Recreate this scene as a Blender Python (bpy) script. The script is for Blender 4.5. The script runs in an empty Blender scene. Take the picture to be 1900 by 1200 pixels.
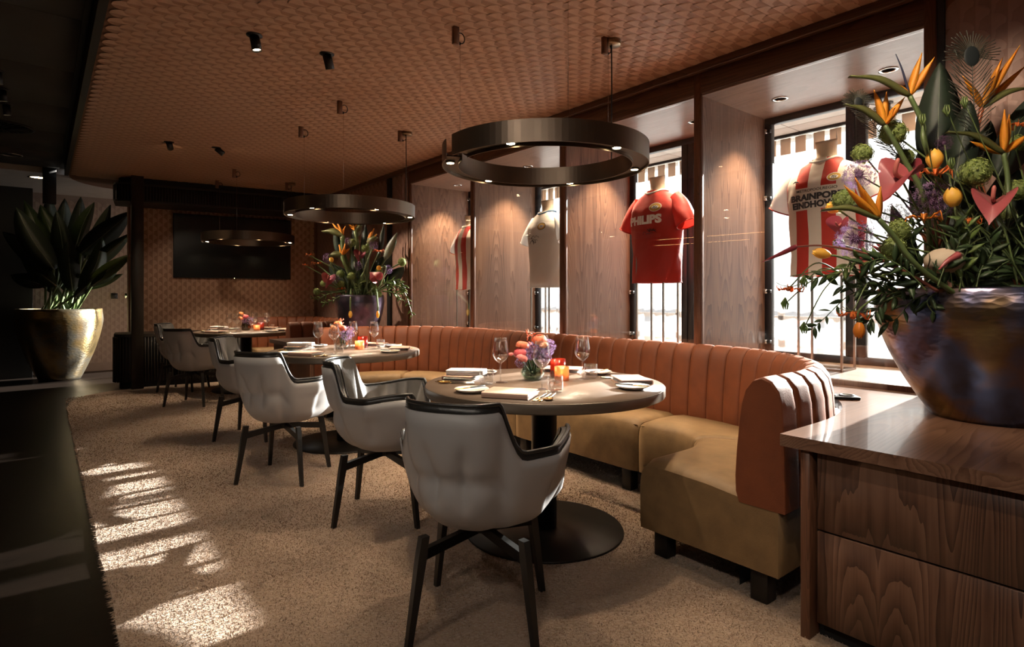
import bpy, bmesh, math, random
import numpy as np
from mathutils import Vector, Matrix

RND = random.Random(11)
PI = math.pi
scn = bpy.context.scene
col = scn.collection

# ------------------------------------------------------------------ camera
FPX, HZ, EYE = 1085.0, 550.0, 1.2            # focal length and horizon in photo pixels, eye height
YAW = math.radians(38.88)
SN, CS = math.sin(YAW), math.cos(YAW)
cd = bpy.data.cameras.new('camera'); cam = bpy.data.objects.new('camera', cd); col.objects.link(cam)
cd.sensor_fit = 'HORIZONTAL'; cd.sensor_width = 36.0; cd.lens = FPX / 1900 * 36
cd.shift_y = -(600 - HZ) / 1900
cd.clip_start = 0.05; cd.clip_end = 200
cam.location = (0, 0, EYE); cam.rotation_euler = (PI / 2, 0, -YAW)
scn.camera = cam

# ------------------------------------------------------------------ world, sun, exposure
w = bpy.data.worlds.new('daylight'); scn.world = w; w.use_nodes = True
bg = w.node_tree.nodes['Background']; bg.inputs[0].default_value = (0.93, 0.96, 1.0, 1); bg.inputs[1].default_value = .8
sd = bpy.data.lights.new('sun', 'SUN'); sun = bpy.data.objects.new('sun', sd); col.objects.link(sun)
sd.energy = 42; sd.color = (1.0, 0.95, 0.88); sd.angle = math.radians(0.9)
SUN_DIR = Vector((-1.0, -0.06, -0.322)).normalized()
sun.rotation_euler = SUN_DIR.to_track_quat('-Z', 'Y').to_euler()
sun.location = (9, 4, 5)
scn.view_settings.view_transform = 'Standard'; scn.view_settings.look = 'None'
scn.view_settings.gamma = 1.0; scn.view_settings.use_curve_mapping = False
scn.view_settings.exposure = 0.82
scn.cycles.use_denoising = True
scn.cycles.max_bounces = 10; scn.cycles.transparent_max_bounces = 24
scn.cycles.sample_clamp_indirect = 6.0
scn.cycles.caustics_reflective = False; scn.cycles.caustics_refractive = False

# ------------------------------------------------------------------ pixel helpers (a pixel gives a direction only)
def ray(x, y):
    u = (x - 950) / FPX
    return Vector((SN + u * CS, CS - u * SN, (HZ - y) / FPX))
def at(x, y, d):                              # the point on a pixel's ray at depth d along the view
    return Vector((0, 0, EYE)) + ray(x, y) * d
VIEW = Vector((SN, CS, 0)); RIGHT = Vector((CS, -SN, 0)); UP = Vector((0, 0, 1))

# ------------------------------------------------------------------ object helpers
def tag(o, label=None, cat=None, group=None, kind=None):
    if label: o['label'] = label
    if cat: o['category'] = cat
    if group: o['group'] = group
    if kind: o['kind'] = kind
    return o
def empty(name, loc=(0, 0, 0), rz=0.0, label=None, cat=None, group=None, kind=None):
    o = bpy.data.objects.new(name, None); col.objects.link(o)
    o.empty_display_size = 0.05
    o.location = loc; o.rotation_euler = (0, 0, rz)
    return tag(o, label, cat, group, kind)
def link(name, me, parent=None, loc=None, rot=None, mat=None):
    o = bpy.data.objects.new(name, me); col.objects.link(o)
    if parent: o.parent = parent
    if loc is not None: o.location = loc
    if rot is not None: o.rotation_euler = rot
    return o
def copy_tree(o, parent=None):
    c = o.copy(); col.objects.link(c); c.parent = parent
    for ch in list(o.children): copy_tree(ch, c)
    return c

class MB:
    """collects faces of one mesh"""
    def __init__(s): s.v = []; s.f = []; s.m = []; s.sm = []
    def add(s, vs, fs, mi=0, smooth=True):
        b = len(s.v); s.v += [tuple(p) for p in vs]
        for f in fs: s.f.append(tuple(i + b for i in f)); s.m.append(mi); s.sm.append(smooth)
        return s
    def box(s, x0, x1, y0, y1, z0, z1, mi=0, rot=0.0, piv=None):
        vs = [(x, y, z) for z in (z0, z1) for y in (y0, y1) for x in (x0, x1)]
        if rot:
            px_, py_ = piv or ((x0 + x1) / 2, (y0 + y1) / 2); c, n = math.cos(rot), math.sin(rot)
            vs = [(px_ + (x - px_) * c - (y - py_) * n, py_ + (x - px_) * n + (y - py_) * c, z) for x, y, z in vs]
        return s.add(vs, [(0, 2, 3, 1), (4, 5, 7, 6), (0, 1, 5, 4), (2, 6, 7, 3), (0, 4, 6, 2), (1, 3, 7, 5)], mi, False)
    def rbox(s, x0, x1, y0, y1, z0, z1, r=0.004, seg=2, mi=0, mtx=None):
        bm = bmesh.new(); bmesh.ops.create_cube(bm, size=1.0)
        for v in bm.verts:
            v.co = Vector(((x0 + x1) / 2 + v.co.x * (x1 - x0), (y0 + y1) / 2 + v.co.y * (y1 - y0), (z0 + z1) / 2 + v.co.z * (z1 - z0)))
        bmesh.ops.bevel(bm, geom=list(bm.edges), offset=r, segments=seg, profile=0.5, affect='EDGES')
        bm.verts.index_update()
        vs = [(mtx @ v.co) if mtx else v.co.copy() for v in bm.verts]
        fs = [tuple(v.index for v in f.verts) for f in bm.faces]
        bm.free(); return s.add(vs, fs, mi, True)
    def tube(s, pts, r, n=8, mi=0, cap=True, closed=False):
        pts = [Vector(p) for p in pts]; m = len(pts)
        rs = r if isinstance(r, (list, tuple)) else [r] * m
        vs, fs = [], []
        t0 = (pts[1] - pts[0]).normalized()
        ref = Vector((0, 0, 1)) if abs(t0.z) < .9 else Vector((1, 0, 0))
        nrm = (ref - t0 * ref.dot(t0)).normalized()
        for i, p in enumerate(pts):
            if closed: t = pts[(i + 1) % m] - pts[i - 1]
            else: t = pts[min(i + 1, m - 1)] - pts[max(i - 1, 0)]
            t.normalize(); nrm = (nrm - t * nrm.dot(t)).normalized(); b = t.cross(nrm)
            for k in range(n):
                a = 2 * PI * k / n
                vs.append(p + (nrm * math.cos(a) + b * math.sin(a)) * rs[i])
        for i in range(m if closed else m - 1):
            j = (i + 1) % m
            for k in range(n):
                l = (k + 1) % n
                fs.append((i * n + k, i * n + l, j * n + l, j * n + k))
        if cap and not closed:
            fs.append(tuple(range(n))[::-1]); fs.append(tuple((m - 1) * n + k for k in range(n)))
        return s.add(vs, fs, mi, True)
    def lathe(s, prof, n=32, c=(0, 0, 0), mi=0, lobes=None):
        vs, fs = [], []
        for (r, z) in prof:
            for k in range(n):
                a = 2 * PI * k / n; q = r * (lobes(a) if lobes else 1)
                vs.append((c[0] + q * math.cos(a), c[1] + q * math.sin(a), c[2] + z))
        for i in range(len(prof) - 1):
            for k in range(n):
                l = (k + 1) % n
                fs.append((i * n + k, i * n + l, (i + 1) * n + l, (i + 1) * n + k))
        if prof[0][0] > 1e-6: fs.append(tuple(range(n))[::-1])
        if prof[-1][0] > 1e-6 and abs(prof[-1][1] - prof[0][1]) + abs(prof[-1][0] - prof[0][0]) > 1e-6:
            fs.append(tuple((len(prof) - 1) * n + k for k in range(n)))
        return s.add(vs, fs, mi, True)
    def grid(s, fn, nu, nv, closeu=False, mi=0, flip=False):
        vs = [fn(i / (nu if closeu else nu - 1), j / (nv - 1)) for j in range(nv) for i in range(nu)]
        fs = []
        for j in range(nv - 1):
            for i in range(nu if closeu else nu - 1):
                k = (i + 1) % nu
                q = (j * nu + i, j * nu + k, (j + 1) * nu + k, (j + 1) * nu + i)
                fs.append(q[::-1] if flip else q)
        return s.add(vs, fs, mi, True)
    def prism(s, poly, z0, z1, mi=0):
        n = len(poly)
        vs = [(p[0], p[1], z0) for p in poly] + [(p[0], p[1], z1) for p in poly]
        fs = [tuple(range(n))[::-1], tuple(range(n, 2 * n))] + [(i, (i + 1) % n, n + (i + 1) % n, n + i) for i in range(n)]
        return s.add(vs, fs, mi, False)
    def ball(s, c, rx, ry=None, rz=None, n=16, m=10, mi=0, mtx=None):
        ry = ry or rx; rz = rz or rx; c = Vector(c); vs, fs = [], []
        for j in range(1, m):
            t = PI * j / m
            for k in range(n):
                a = 2 * PI * k / n
                vs.append(Vector((rx * math.sin(t) * math.cos(a), ry * math.sin(t) * math.sin(a), rz * math.cos(t))))
        vs.append(Vector((0, 0, rz))); vs.append(Vector((0, 0, -rz)))
        for j in range(m - 2):
            for k in range(n):
                l = (k + 1) % n
                fs.append((j * n + k, (j + 1) * n + k, (j + 1) * n + l, j * n + l))
        T, B = len(vs) - 2, len(vs) - 1
        for k in range(n):
            l = (k + 1) % n
            fs.append((T, k, l)); fs.append((B, (m - 2) * n + l, (m - 2) * n + k))
        if mtx: vs = [mtx @ v for v in vs]
        return s.add([v + c for v in vs], fs, mi, True)
    def blade(s, pts, wid, thick=.004, nrm=None, fold=0.0, mi=0):
        """a leaf or petal along a 3-D line: lens cross-section, real thickness, optional fold"""
        pts = [Vector(p) for p in pts]; m = len(pts); nrm = Vector(nrm if nrm else -VIEW)
        vs, fs = [], []
        for i, p in enumerate(pts):
            t = (pts[min(i + 1, m - 1)] - pts[max(i - 1, 0)]).normalized()
            sd_ = t.cross(nrm)
            if sd_.length < 1e-4: sd_ = t.cross(Vector((.3, .5, .8)))
            sd_.normalize(); nn = sd_.cross(t).normalized(); h = wid[i] / 2
            vs += [p - sd_ * h + nn * fold * h, p + nn * thick / 2, p + sd_ * h + nn * fold * h, p - nn * thick / 2]
        for i in range(m - 1):
            for k in range(4):
                l = (k + 1) % 4
                fs.append((i * 4 + k, i * 4 + l, (i + 1) * 4 + l, (i + 1) * 4 + k))
        fs.append((3, 2, 1, 0)); fs.append(tuple((m - 1) * 4 + k for k in range(4)))
        return s.add(vs, fs, mi, True)
    def mesh(s, name, mats):
        me = bpy.data.meshes.new(name); me.from_pydata(s.v, [], s.f)
        for m_ in (mats if isinstance(mats, (list, tuple)) else [mats]): me.materials.append(m_)
        me.polygons.foreach_set('material_index', s.m); me.polygons.foreach_set('use_smooth', s.sm)
        me.update(); return me
    def build(s, name, mats, parent=None, loc=None, rot=None):
        return link(name, s.mesh(name, mats), parent, loc, rot)
def curve(pts, n=10):
    """Catmull-Rom through points"""
    P = [Vector(p) for p in pts]; P = [P[0] * 2 - P[1]] + P + [P[-1] * 2 - P[-2]]; out = []
    for i in range(1, len(P) - 2):
        for k in range(n):
            t = k / n; a, b, c, d = P[i - 1], P[i], P[i + 1], P[i + 2]
            out.append(.5 * ((2 * b) + (c - a) * t + (2 * a - 5 * b + 4 * c - d) * t * t + (3 * b - a - 3 * c + d) * t ** 3))
    out.append(P[-2].copy()); return out
def lerp(a, b, t): return a + (b - a) * t
def smooth(t): t = max(0.0, min(1.0, t)); return t * t * (3 - 2 * t)

# ------------------------------------------------------------------ materials
def nm(name):
    m = bpy.data.materials.new(name); m.use_nodes = True
    return m, m.node_tree.nodes, m.node_tree.links, m.node_tree.nodes['Principled BSDF']
def c4(c): return (c[0], c[1], c[2], 1.0)
def plain(name, c, rough=.5, metal=0.0, sheen=0.0, spec=.5, var=.12, vs=8.0, bump=0.0, bs=60.0, coat=0.0, trans=0.0, emit=None, es=0.0):
    m, N, L, B = nm(name)
    B.inputs['Roughness'].default_value = rough; B.inputs['Metallic'].default_value = metal
    B.inputs['Specular IOR Level'].default_value = spec; B.inputs['Coat Weight'].default_value = coat
    if sheen:
        B.inputs['Sheen Weight'].default_value = sheen; B.inputs['Sheen Roughness'].default_value = .35
        B.inputs['Sheen Tint'].default_value = c4([min(1, x * 2.2 + .05) for x in c])
    tc = N.new('ShaderNodeTexCoord'); nz = N.new('ShaderNodeTexNoise'); nz.inputs['Scale'].default_value = vs; nz.inputs['Detail'].default_value = 3
    L.new(tc.outputs['Object'], nz.inputs['Vector'])
    mx = N.new('ShaderNodeMix'); mx.data_type = 'RGBA'
    mx.inputs['A'].default_value = c4([x * (1 - var) for x in c]); mx.inputs['B'].default_value = c4([min(1, x * (1 + var)) for x in c])
    L.new(nz.outputs['Fac'], mx.inputs['Factor']); L.new(mx.outputs['Result'], B.inputs['Base Color'])
    if bump:
        n2 = N.new('ShaderNodeTexNoise'); n2.inputs['Scale'].default_value = bs; n2.inputs['Detail'].default_value = 4
        L.new(tc.outputs['Object'], n2.inputs['Vector'])
        bp = N.new('ShaderNodeBump'); bp.inputs['Strength'].default_value = bump; bp.inputs['Distance'].default_value = .01
        L.new(n2.outputs['Fac'], bp.inputs['Height']); L.new(bp.outputs['Normal'], B.inputs['Normal'])
    if trans:                                  # thin petals and leaves let light through
        tr = N.new('ShaderNodeBsdfTranslucent'); ms = N.new('ShaderNodeMixShader'); ms.inputs[0].default_value = trans
        L.new(mx.outputs['Result'], tr.inputs['Color']); out = N['Material Output']
        L.new(B.outputs[0], ms.inputs[1]); L.new(tr.outputs[0], ms.inputs[2]); L.new(ms.outputs[0], out.inputs['Surface'])
    if emit: B.inputs['Emission Color'].default_value = c4(emit); B.inputs['Emission Strength'].default_value = es
    return m
def wood(name, dark, mid, light, axis='Z', scale=3.2, rings=7.0, rough=.42, book=0.0, bookaxis=0, seed=0.0, streak=.12, coat=0.0):
    """walnut veneer: contour lines of stretched noise make the cathedral grain, fine fibres on top"""
    m, N, L, B = nm(name); B.inputs['Roughness'].default_value = rough; B.inputs['Coat Weight'].default_value = coat
    tc = N.new('ShaderNodeTexCoord'); vec = tc.outputs['Object']
    if book:                                   # book-matched leaves
        sp = N.new('ShaderNodeSeparateXYZ'); L.new(vec, sp.inputs[0])
        pp = N.new('ShaderNodeMath'); pp.operation = 'PINGPONG'; pp.inputs[1].default_value = book
        L.new(sp.outputs[bookaxis], pp.inputs[0])
        cb = N.new('ShaderNodeCombineXYZ')
        for k in range(3): L.new(pp.outputs[0] if k == bookaxis else sp.outputs[k], cb.inputs[k])
        vec = cb.outputs[0]
    ai = 'XYZ'.index(axis)
    def noise(sc, al, det, ro=.5):
        mp = N.new('ShaderNodeMapping'); mp.inputs['Location'].default_value = (seed, seed * 1.7, seed * .6)
        v = [sc, sc, sc]; v[ai] = al; mp.inputs['Scale'].default_value = v
        nz = N.new('ShaderNodeTexNoise'); nz.inputs['Scale'].default_value = 1.0; nz.inputs['Detail'].default_value = det; nz.inputs['Roughness'].default_value = ro
        L.new(vec, mp.inputs['Vector']); L.new(mp.outputs[0], nz.inputs['Vector']); return nz.outputs['Fac']
    big = noise(scale * 1.9, scale * streak * 1.0, 1.5, .35)
    wob = noise(scale * 9, scale * .8, 2.0, .5)
    bw = N.new('ShaderNodeMath'); bw.operation = 'MULTIPLY_ADD'; bw.inputs[1].default_value = .035; L.new(wob, bw.inputs[0]); L.new(big, bw.inputs[2])
    ml = N.new('ShaderNodeMath'); ml.operation = 'MULTIPLY'; ml.inputs[1].default_value = rings * 6; L.new(bw.outputs[0], ml.inputs[0])
    fc = N.new('ShaderNodeMath'); fc.operation = 'FRACT'; L.new(ml.outputs[0], fc.inputs[0])
    pg = N.new('ShaderNodeMath'); pg.operation = 'POWER'; pg.inputs[1].default_value = 1.6; L.new(fc.outputs[0], pg.inputs[0])
    broad = noise(scale * 3.2, scale * .22, 2.0, .5)
    fib = noise(scale * 45, scale * 1.1, 3.0, .6)
    ad = N.new('ShaderNodeMath'); ad.operation = 'MULTIPLY_ADD'; ad.inputs[1].default_value = .38; L.new(fib, ad.inputs[0])
    bb = N.new('ShaderNodeMath'); bb.operation = 'MULTIPLY_ADD'; bb.inputs[1].default_value = .62; bb.inputs[2].default_value = -.10; L.new(broad, bb.inputs[0]); L.new(bb.outputs[0], ad.inputs[2])
    mr = N.new('ShaderNodeMath'); mr.operation = 'MULTIPLY_ADD'; mr.inputs[1].default_value = .42; L.new(pg.outputs[0], mr.inputs[0]); L.new(ad.outputs[0], mr.inputs[2])
    rp = N.new('ShaderNodeValToRGB'); e = rp.color_ramp.elements
    e[0].position = .12; e[0].color = c4(light); e[1].position = .95; e[1].color = c4(dark)
    k = rp.color_ramp.elements.new(.55); k.color = c4(mid)
    L.new(mr.outputs[0], rp.inputs[0]); L.new(rp.outputs[0], B.inputs['Base Color'])
    bp = N.new('ShaderNodeBump'); bp.inputs['Strength'].default_value = .12; bp.inputs['Distance'].default_value = .002
    L.new(fib, bp.inputs['Height']); L.new(bp.outputs[0], B.inputs['Normal'])
    return m
def glass(name, tint=(1, 1, 1), ior=1.45, rough=.02, body=0.0):
    """clear thin glass: straight-through transmission plus Fresnel gloss"""
    m, N, L, B = nm(name); N.remove(B)
    tr = N.new('ShaderNodeBsdfTransparent'); tr.inputs[0].default_value = c4(tint)
    gl = N.new('ShaderNodeBsdfGlossy'); gl.inputs['Roughness'].default_value = rough; gl.inputs['Color'].default_value = (1, 1, 1, 1)
    f0 = ((ior - 1) / (ior + 1)) ** 2          # Schlick, the same from both faces of the sheet
    lw = N.new('ShaderNodeLayerWeight'); lw.inputs['Blend'].default_value = .5
    pw = N.new('ShaderNodeMath'); pw.operation = 'POWER'; pw.inputs[1].default_value = 5; L.new(lw.outputs['Facing'], pw.inputs[0])
    a = N.new('ShaderNodeMath'); a.operation = 'MULTIPLY_ADD'; a.inputs[1].default_value = .9 - f0; a.inputs[2].default_value = f0 + body; L.new(pw.outputs[0], a.inputs[0])
    ms = N.new('ShaderNodeMixShader'); L.new(a.outputs[0], ms.inputs[0]); L.new(tr.outputs[0], ms.inputs[1]); L.new(gl.outputs[0], ms.inputs[2])
    L.new(ms.outputs[0], N['Material Output'].inputs['Surface']); return m
def emis(name, c, s):
    m, N, L, B = nm(name); B.inputs['Base Color'].default_value = c4(c)
    B.inputs['Emission Color'].default_value = c4(c); B.inputs['Emission Strength'].default_value = s; return m

M = {}
M['walnut_panel'] = wood('walnut_panel', (.075, .037, .024), (.185, .102, .069), (.285, .175, .124), 'Z', 2.6, 7, .38, book=.34, bookaxis=0)
M['walnut_soffit'] = wood('walnut_soffit', (.17, .10, .075), (.25, .155, .115), (.31, .20, .15), 'Y', 2.6, 5, .36, seed=3)
M['walnut_beam'] = wood('walnut_beam', (.045, .018, .010), (.105, .046, .025), (.17, .078, .042), 'Y', 3.0, 6, .4, seed=5)
M['walnut_post'] = wood('walnut_post', (.07, .026, .014), (.13, .055, .03), (.19, .085, .045), 'Z', 6.0, 5, .4, seed=8)
M['walnut_drawer'] = wood('walnut_drawer', (.028, .012, .008), (.105, .05, .03), (.20, .108, .068), 'Z', 2.8, 8, .36, book=.36, bookaxis=1, seed=2)
M['walnut_top'] = wood('walnut_top', (.07, .032, .02), (.155, .08, .05), (.23, .13, .085), 'X', 2.6, 6, .30, seed=6, coat=.25)
M['walnut_sill'] = wood('walnut_sill', (.16, .09, .06), (.30, .20, .14), (.40, .29, .22), 'Y', 2.6, 5, .34, seed=9)
M['dark_slat'] = wood('dark_slat', (.008, .006, .004), (.02, .014, .009), (.032, .022, .014), 'Z', 6, 5, .5, seed=1)
M['scale_a'] = plain('scale_a', (.56, .345, .235), .5, var=.14, vs=40, sheen=.15)  # grain-dependent sheen baked into colour as two tones, a and b, for all scales
M['scale_b'] = plain('scale_b', (.38, .21, .13), .5, var=.14, vs=40, sheen=.15)
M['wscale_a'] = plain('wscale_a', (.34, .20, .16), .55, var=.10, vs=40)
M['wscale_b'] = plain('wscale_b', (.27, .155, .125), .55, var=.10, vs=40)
M['backing'] = plain('backing', (.20, .10, .06), .7)
M['gscale_a'] = plain('gscale_a', (.46, .40, .36), .6, var=.08)
M['gscale_b'] = plain('gscale_b', (.40, .34, .31), .6, var=.08)
M['gwall'] = plain('gwall', (.38, .33, .30), .7)
M['dark_ceiling'] = plain('dark_ceiling', (.028, .027, .024), .7)
M['pale_ceiling'] = plain('pale_ceiling', (.55, .53, .5), .7)
M['black_metal'] = plain('black_metal', (.012, .012, .013), .38, .6, var=.2)
M['black_paint'] = plain('black_paint', (.008, .008, .008), .55)
M['steel_frame'] = plain('steel_frame', (.022, .025, .032), .4, .3)
M['chrome'] = plain('chrome', (.75, .74, .72), .18, 1.0)
M['rod'] = plain('rod', (.33, .29, .25), .3, .9)
M['bronze_ring'] = plain('bronze_ring', (.17, .125, .09), .36, .85, var=.12, vs=3)
M['bronze_in'] = plain('bronze_in', (.10, .075, .05), .45, .7)
M['canopy_bronze'] = plain('canopy_bronze', (.30, .21, .13), .35, .9)
M['bracket'] = plain('bracket', (.22, .12, .08), .45, .5)
M['led'] = emis('led', (1.0, .78, .48), 38)
M['led_small'] = emis('led_small', (1.0, .72, .40), 14)
M['led_line'] = emis('led_line', (1.0, .55, .20), 9)
M['floor'] = wood('floor_dark', (.003, .002, .0014), (.006, .004, .003), (.010, .006, .004), 'X', 3, 5, .34, seed=4)
M['floor'].node_tree.nodes['Principled BSDF'].inputs['Specular IOR Level'].default_value = .12
M['plinth'] = plain('plinth', (.006, .006, .006), .7)
M['rust'] = plain('rust_velvet', (.150, .036, .008), .66, sheen=.28, var=.36, vs=9, bump=.10, bs=220)
M['rust_welt'] = plain('rust_welt', (.20, .046, .011), .65, sheen=.4)
M['ochre'] = plain('ochre_velvet', (.172, .100, .040), .68, sheen=.5, var=.38, vs=14, bump=.12, bs=200)
M['shell'] = plain('shell', (.385, .372, .368), .46, var=.03)
M['leather'] = plain('black_leather', (.020, .019, .018), .33, var=.2, bump=.12, bs=90, spec=.6)
M['cushion'] = plain('grey_leather', (.075, .068, .062), .42, var=.2, bump=.12, bs=40, spec=.6)
M['leg'] = plain('black_oak', (.010, .009, .008), .42)
M['table_edge'] = plain('table_edge', (.16, .122, .09), .4, .25, var=.06)
M['table_top'] = plain('table_top', (.165, .118, .088), .33, var=.26, vs=5, bump=.05, bs=30)
M['pedestal'] = plain('pedestal', (.010, .010, .011), .35, .4)
M['disc'] = plain('disc', (.018, .015, .013), .42, .5)
M['tv'] = plain('tv', (.002, .002, .002), .22)
M['white'] = plain('white_china', (.80, .76, .72), .22, var=.02)
M['paper'] = plain('white_linen', (.80, .78, .76), .8, var=.03)
M['menu'] = plain('menu_leather', (.50, .325, .255), .48, var=.06, bump=.05, bs=120)
M['gold'] = plain('gold', (.75, .47, .16), .22, 1.0)
M['silver'] = plain('silver', (.62, .58, .54), .25, 1.0)
M['glass'] = glass('clear_glass', (1, 1, 1), 1.33)
M['crystal'] = glass('crystal', (.985, .985, .985), 1.65, .012, .08)
M['pane'] = glass('pane', (.97, .98, .98), 1.42, .0)
M['jar_green'] = glass('jar_green', (.66, .72, .66), 1.5, .03, .03)
M['jar_clear'] = glass('jar_clear', (.93, .94, .92), 1.5, .03, .05)
M['jar_dark'] = glass('jar_dark', (.55, .48, .38), 1.5, .03, .04)
def votive(name, c, t):
    m, N, L, B = nm(name); N.remove(B)
    tr = N.new('ShaderNodeBsdfTransparent'); tr.inputs[0].default_value = c4(t)
    tl = N.new('ShaderNodeBsdfTranslucent'); tl.inputs[0].default_value = c4(c)
    gl = N.new('ShaderNodeBsdfGlossy'); gl.inputs['Roughness'].default_value = .08; gl.inputs['Color'].default_value = (1, 1, 1, 1)
    m1 = N.new('ShaderNodeMixShader'); m1.inputs[0].default_value = .6; L.new(tr.outputs[0], m1.inputs[1]); L.new(tl.outputs[0], m1.inputs[2])
    m2 = N.new('ShaderNodeMixShader'); m2.inputs[0].default_value = .07; L.new(m1.outputs[0], m2.inputs[1]); L.new(gl.outputs[0], m2.inputs[2])
    L.new(m2.outputs[0], N['Material Output'].inputs['Surface']); return m
M['votive_orange'] = votive('votive_orange', (.85, .42, .22), (1, .60, .40))
M['votive_red'] = votive('votive_red', (.32, .07, .04), (.60, .16, .09))
M['wax'] = plain('wax', (.85, .55, .35), .6)
M['flame'] = emis('flame', (1.0, .62, .25), 10)
def rug_mat(name, a, b, nscale):
    m, N, L, B = nm(name); B.inputs['Roughness'].default_value = .95; B.inputs['Specular IOR Level'].default_value = .1
    B.inputs['Sheen Weight'].default_value = .25
    tc = N.new('ShaderNodeTexCoord'); n1 = N.new('ShaderNodeTexNoise'); n1.inputs['Scale'].default_value = nscale; n1.inputs['Detail'].default_value = 4
    n2 = N.new('ShaderNodeTexNoise'); n2.inputs['Scale'].default_value = 1.9; n2.inputs['Detail'].default_value = 4
    L.new(tc.outputs['Object'], n1.inputs['Vector']); L.new(tc.outputs['Object'], n2.inputs['Vector'])
    ad = N.new('ShaderNodeMath'); ad.operation = 'MULTIPLY_ADD'; ad.inputs[1].default_value = .62; L.new(n2.outputs['Fac'], ad.inputs[0])
    h = N.new('ShaderNodeMath'); h.operation = 'MULTIPLY'; h.inputs[1].default_value = .42; L.new(n1.outputs['Fac'], h.inputs[0]); L.new(h.outputs[0], ad.inputs[2])
    rp = N.new('ShaderNodeValToRGB'); e = rp.color_ramp.elements; e[0].position = .36; e[0].color = c4(a); e[1].position = .68; e[1].color = c4(b)
    L.new(ad.outputs[0], rp.inputs[0]); L.new(rp.outputs[0], B.inputs['Base Color'])
    bp = N.new('ShaderNodeBump'); bp.inputs['Strength'].default_value = .8; bp.inputs['Distance'].default_value = .012
    L.new(n1.outputs['Fac'], bp.inputs['Height']); L.new(bp.outputs[0], B.inputs['Normal']); return m
M['rug'] = rug_mat('rug', (.24, .162, .108), (.41, .295, .21), 90)
M['pile'] = rug_mat('pile', (.27, .182, .122), (.50, .37, .275), 40)
def bronze(name, cols, scale, rough=.3):
    m, N, L, B = nm(name); B.inputs['Metallic'].default_value = .9; B.inputs['Roughness'].default_value = rough
    tc = N.new('ShaderNodeTexCoord'); n = N.new('ShaderNodeTexNoise'); n.inputs['Scale'].default_value = scale; n.inputs['Detail'].default_value = 4
    L.new(tc.outputs['Object'], n.inputs['Vector']); rp = N.new('ShaderNodeValToRGB'); e = rp.color_ramp.elements
    e[0].position = .3; e[0].color = c4(cols[0]); e[1].position = .72; e[1].color = c4(cols[-1])
    for i, c in enumerate(cols[1:-1]):
        k = e.new(.3 + .42 * (i + 1) / (len(cols) - 1)); k.color = c4(c)
    L.new(n.outputs['Fac'], rp.inputs[0]); L.new(rp.outputs[0], B.inputs['Base Color'])
    mp = N.new('ShaderNodeMapping'); mp.inputs['Scale'].default_value = (26, 26, 60); L.new(tc.outputs['Object'], mp.inputs[0])
    n2 = N.new('ShaderNodeTexVoronoi'); n2.inputs['Scale'].default_value = 1.0; L.new(mp.outputs[0], n2.inputs['Vector'])
    bp = N.new('ShaderNodeBump'); bp.inputs['Strength'].default_value = .18; bp.inputs['Distance'].default_value = .006
    L.new(n2.outputs['Distance'], bp.inputs['Height']); L.new(bp.outputs[0], B.inputs['Normal']); return m
M['vase_bronze'] = bronze('vase_bronze', [(.05, .04, .034), (.08, .11, .23), (.17, .105, .06), (.25, .18, .07), (.045, .038, .034)], 3.4, .25)  # blue sheen is put into the base colour as a noise tint
M['vase_far'] = bronze('vase_far', [(.05, .04, .06), (.14, .10, .16), (.09, .09, .12), (.18, .12, .17)], 4.0, .3)
M['planter_gold'] = bronze('planter_gold', [(.09, .07, .035), (.24, .17, .075), (.19, .175, .14), (.30, .205, .085)], 3.0, .3)
def sheer(name):
    m, N, L, B = nm(name); N.remove(B)
    tr = N.new('ShaderNodeBsdfTransparent'); tl = N.new('ShaderNodeBsdfTranslucent'); df = N.new('ShaderNodeBsdfDiffuse')
    tl.inputs[0].default_value = (.20, .20, .198, 1); df.inputs[0].default_value = (.8, .79, .78, 1)
    a = N.new('ShaderNodeMixShader'); a.inputs[0].default_value = .35; L.new(tl.outputs[0], a.inputs[1]); L.new(df.outputs[0], a.inputs[2])
    b = N.new('ShaderNodeMixShader'); b.inputs[0].default_value = .52; L.new(tr.outputs[0], b.inputs[1]); L.new(a.outputs[0], b.inputs[2])
    L.new(b.outputs[0], N['Material Output'].inputs['Surface']); return m
M['sheer'] = sheer('sheer')
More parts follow.
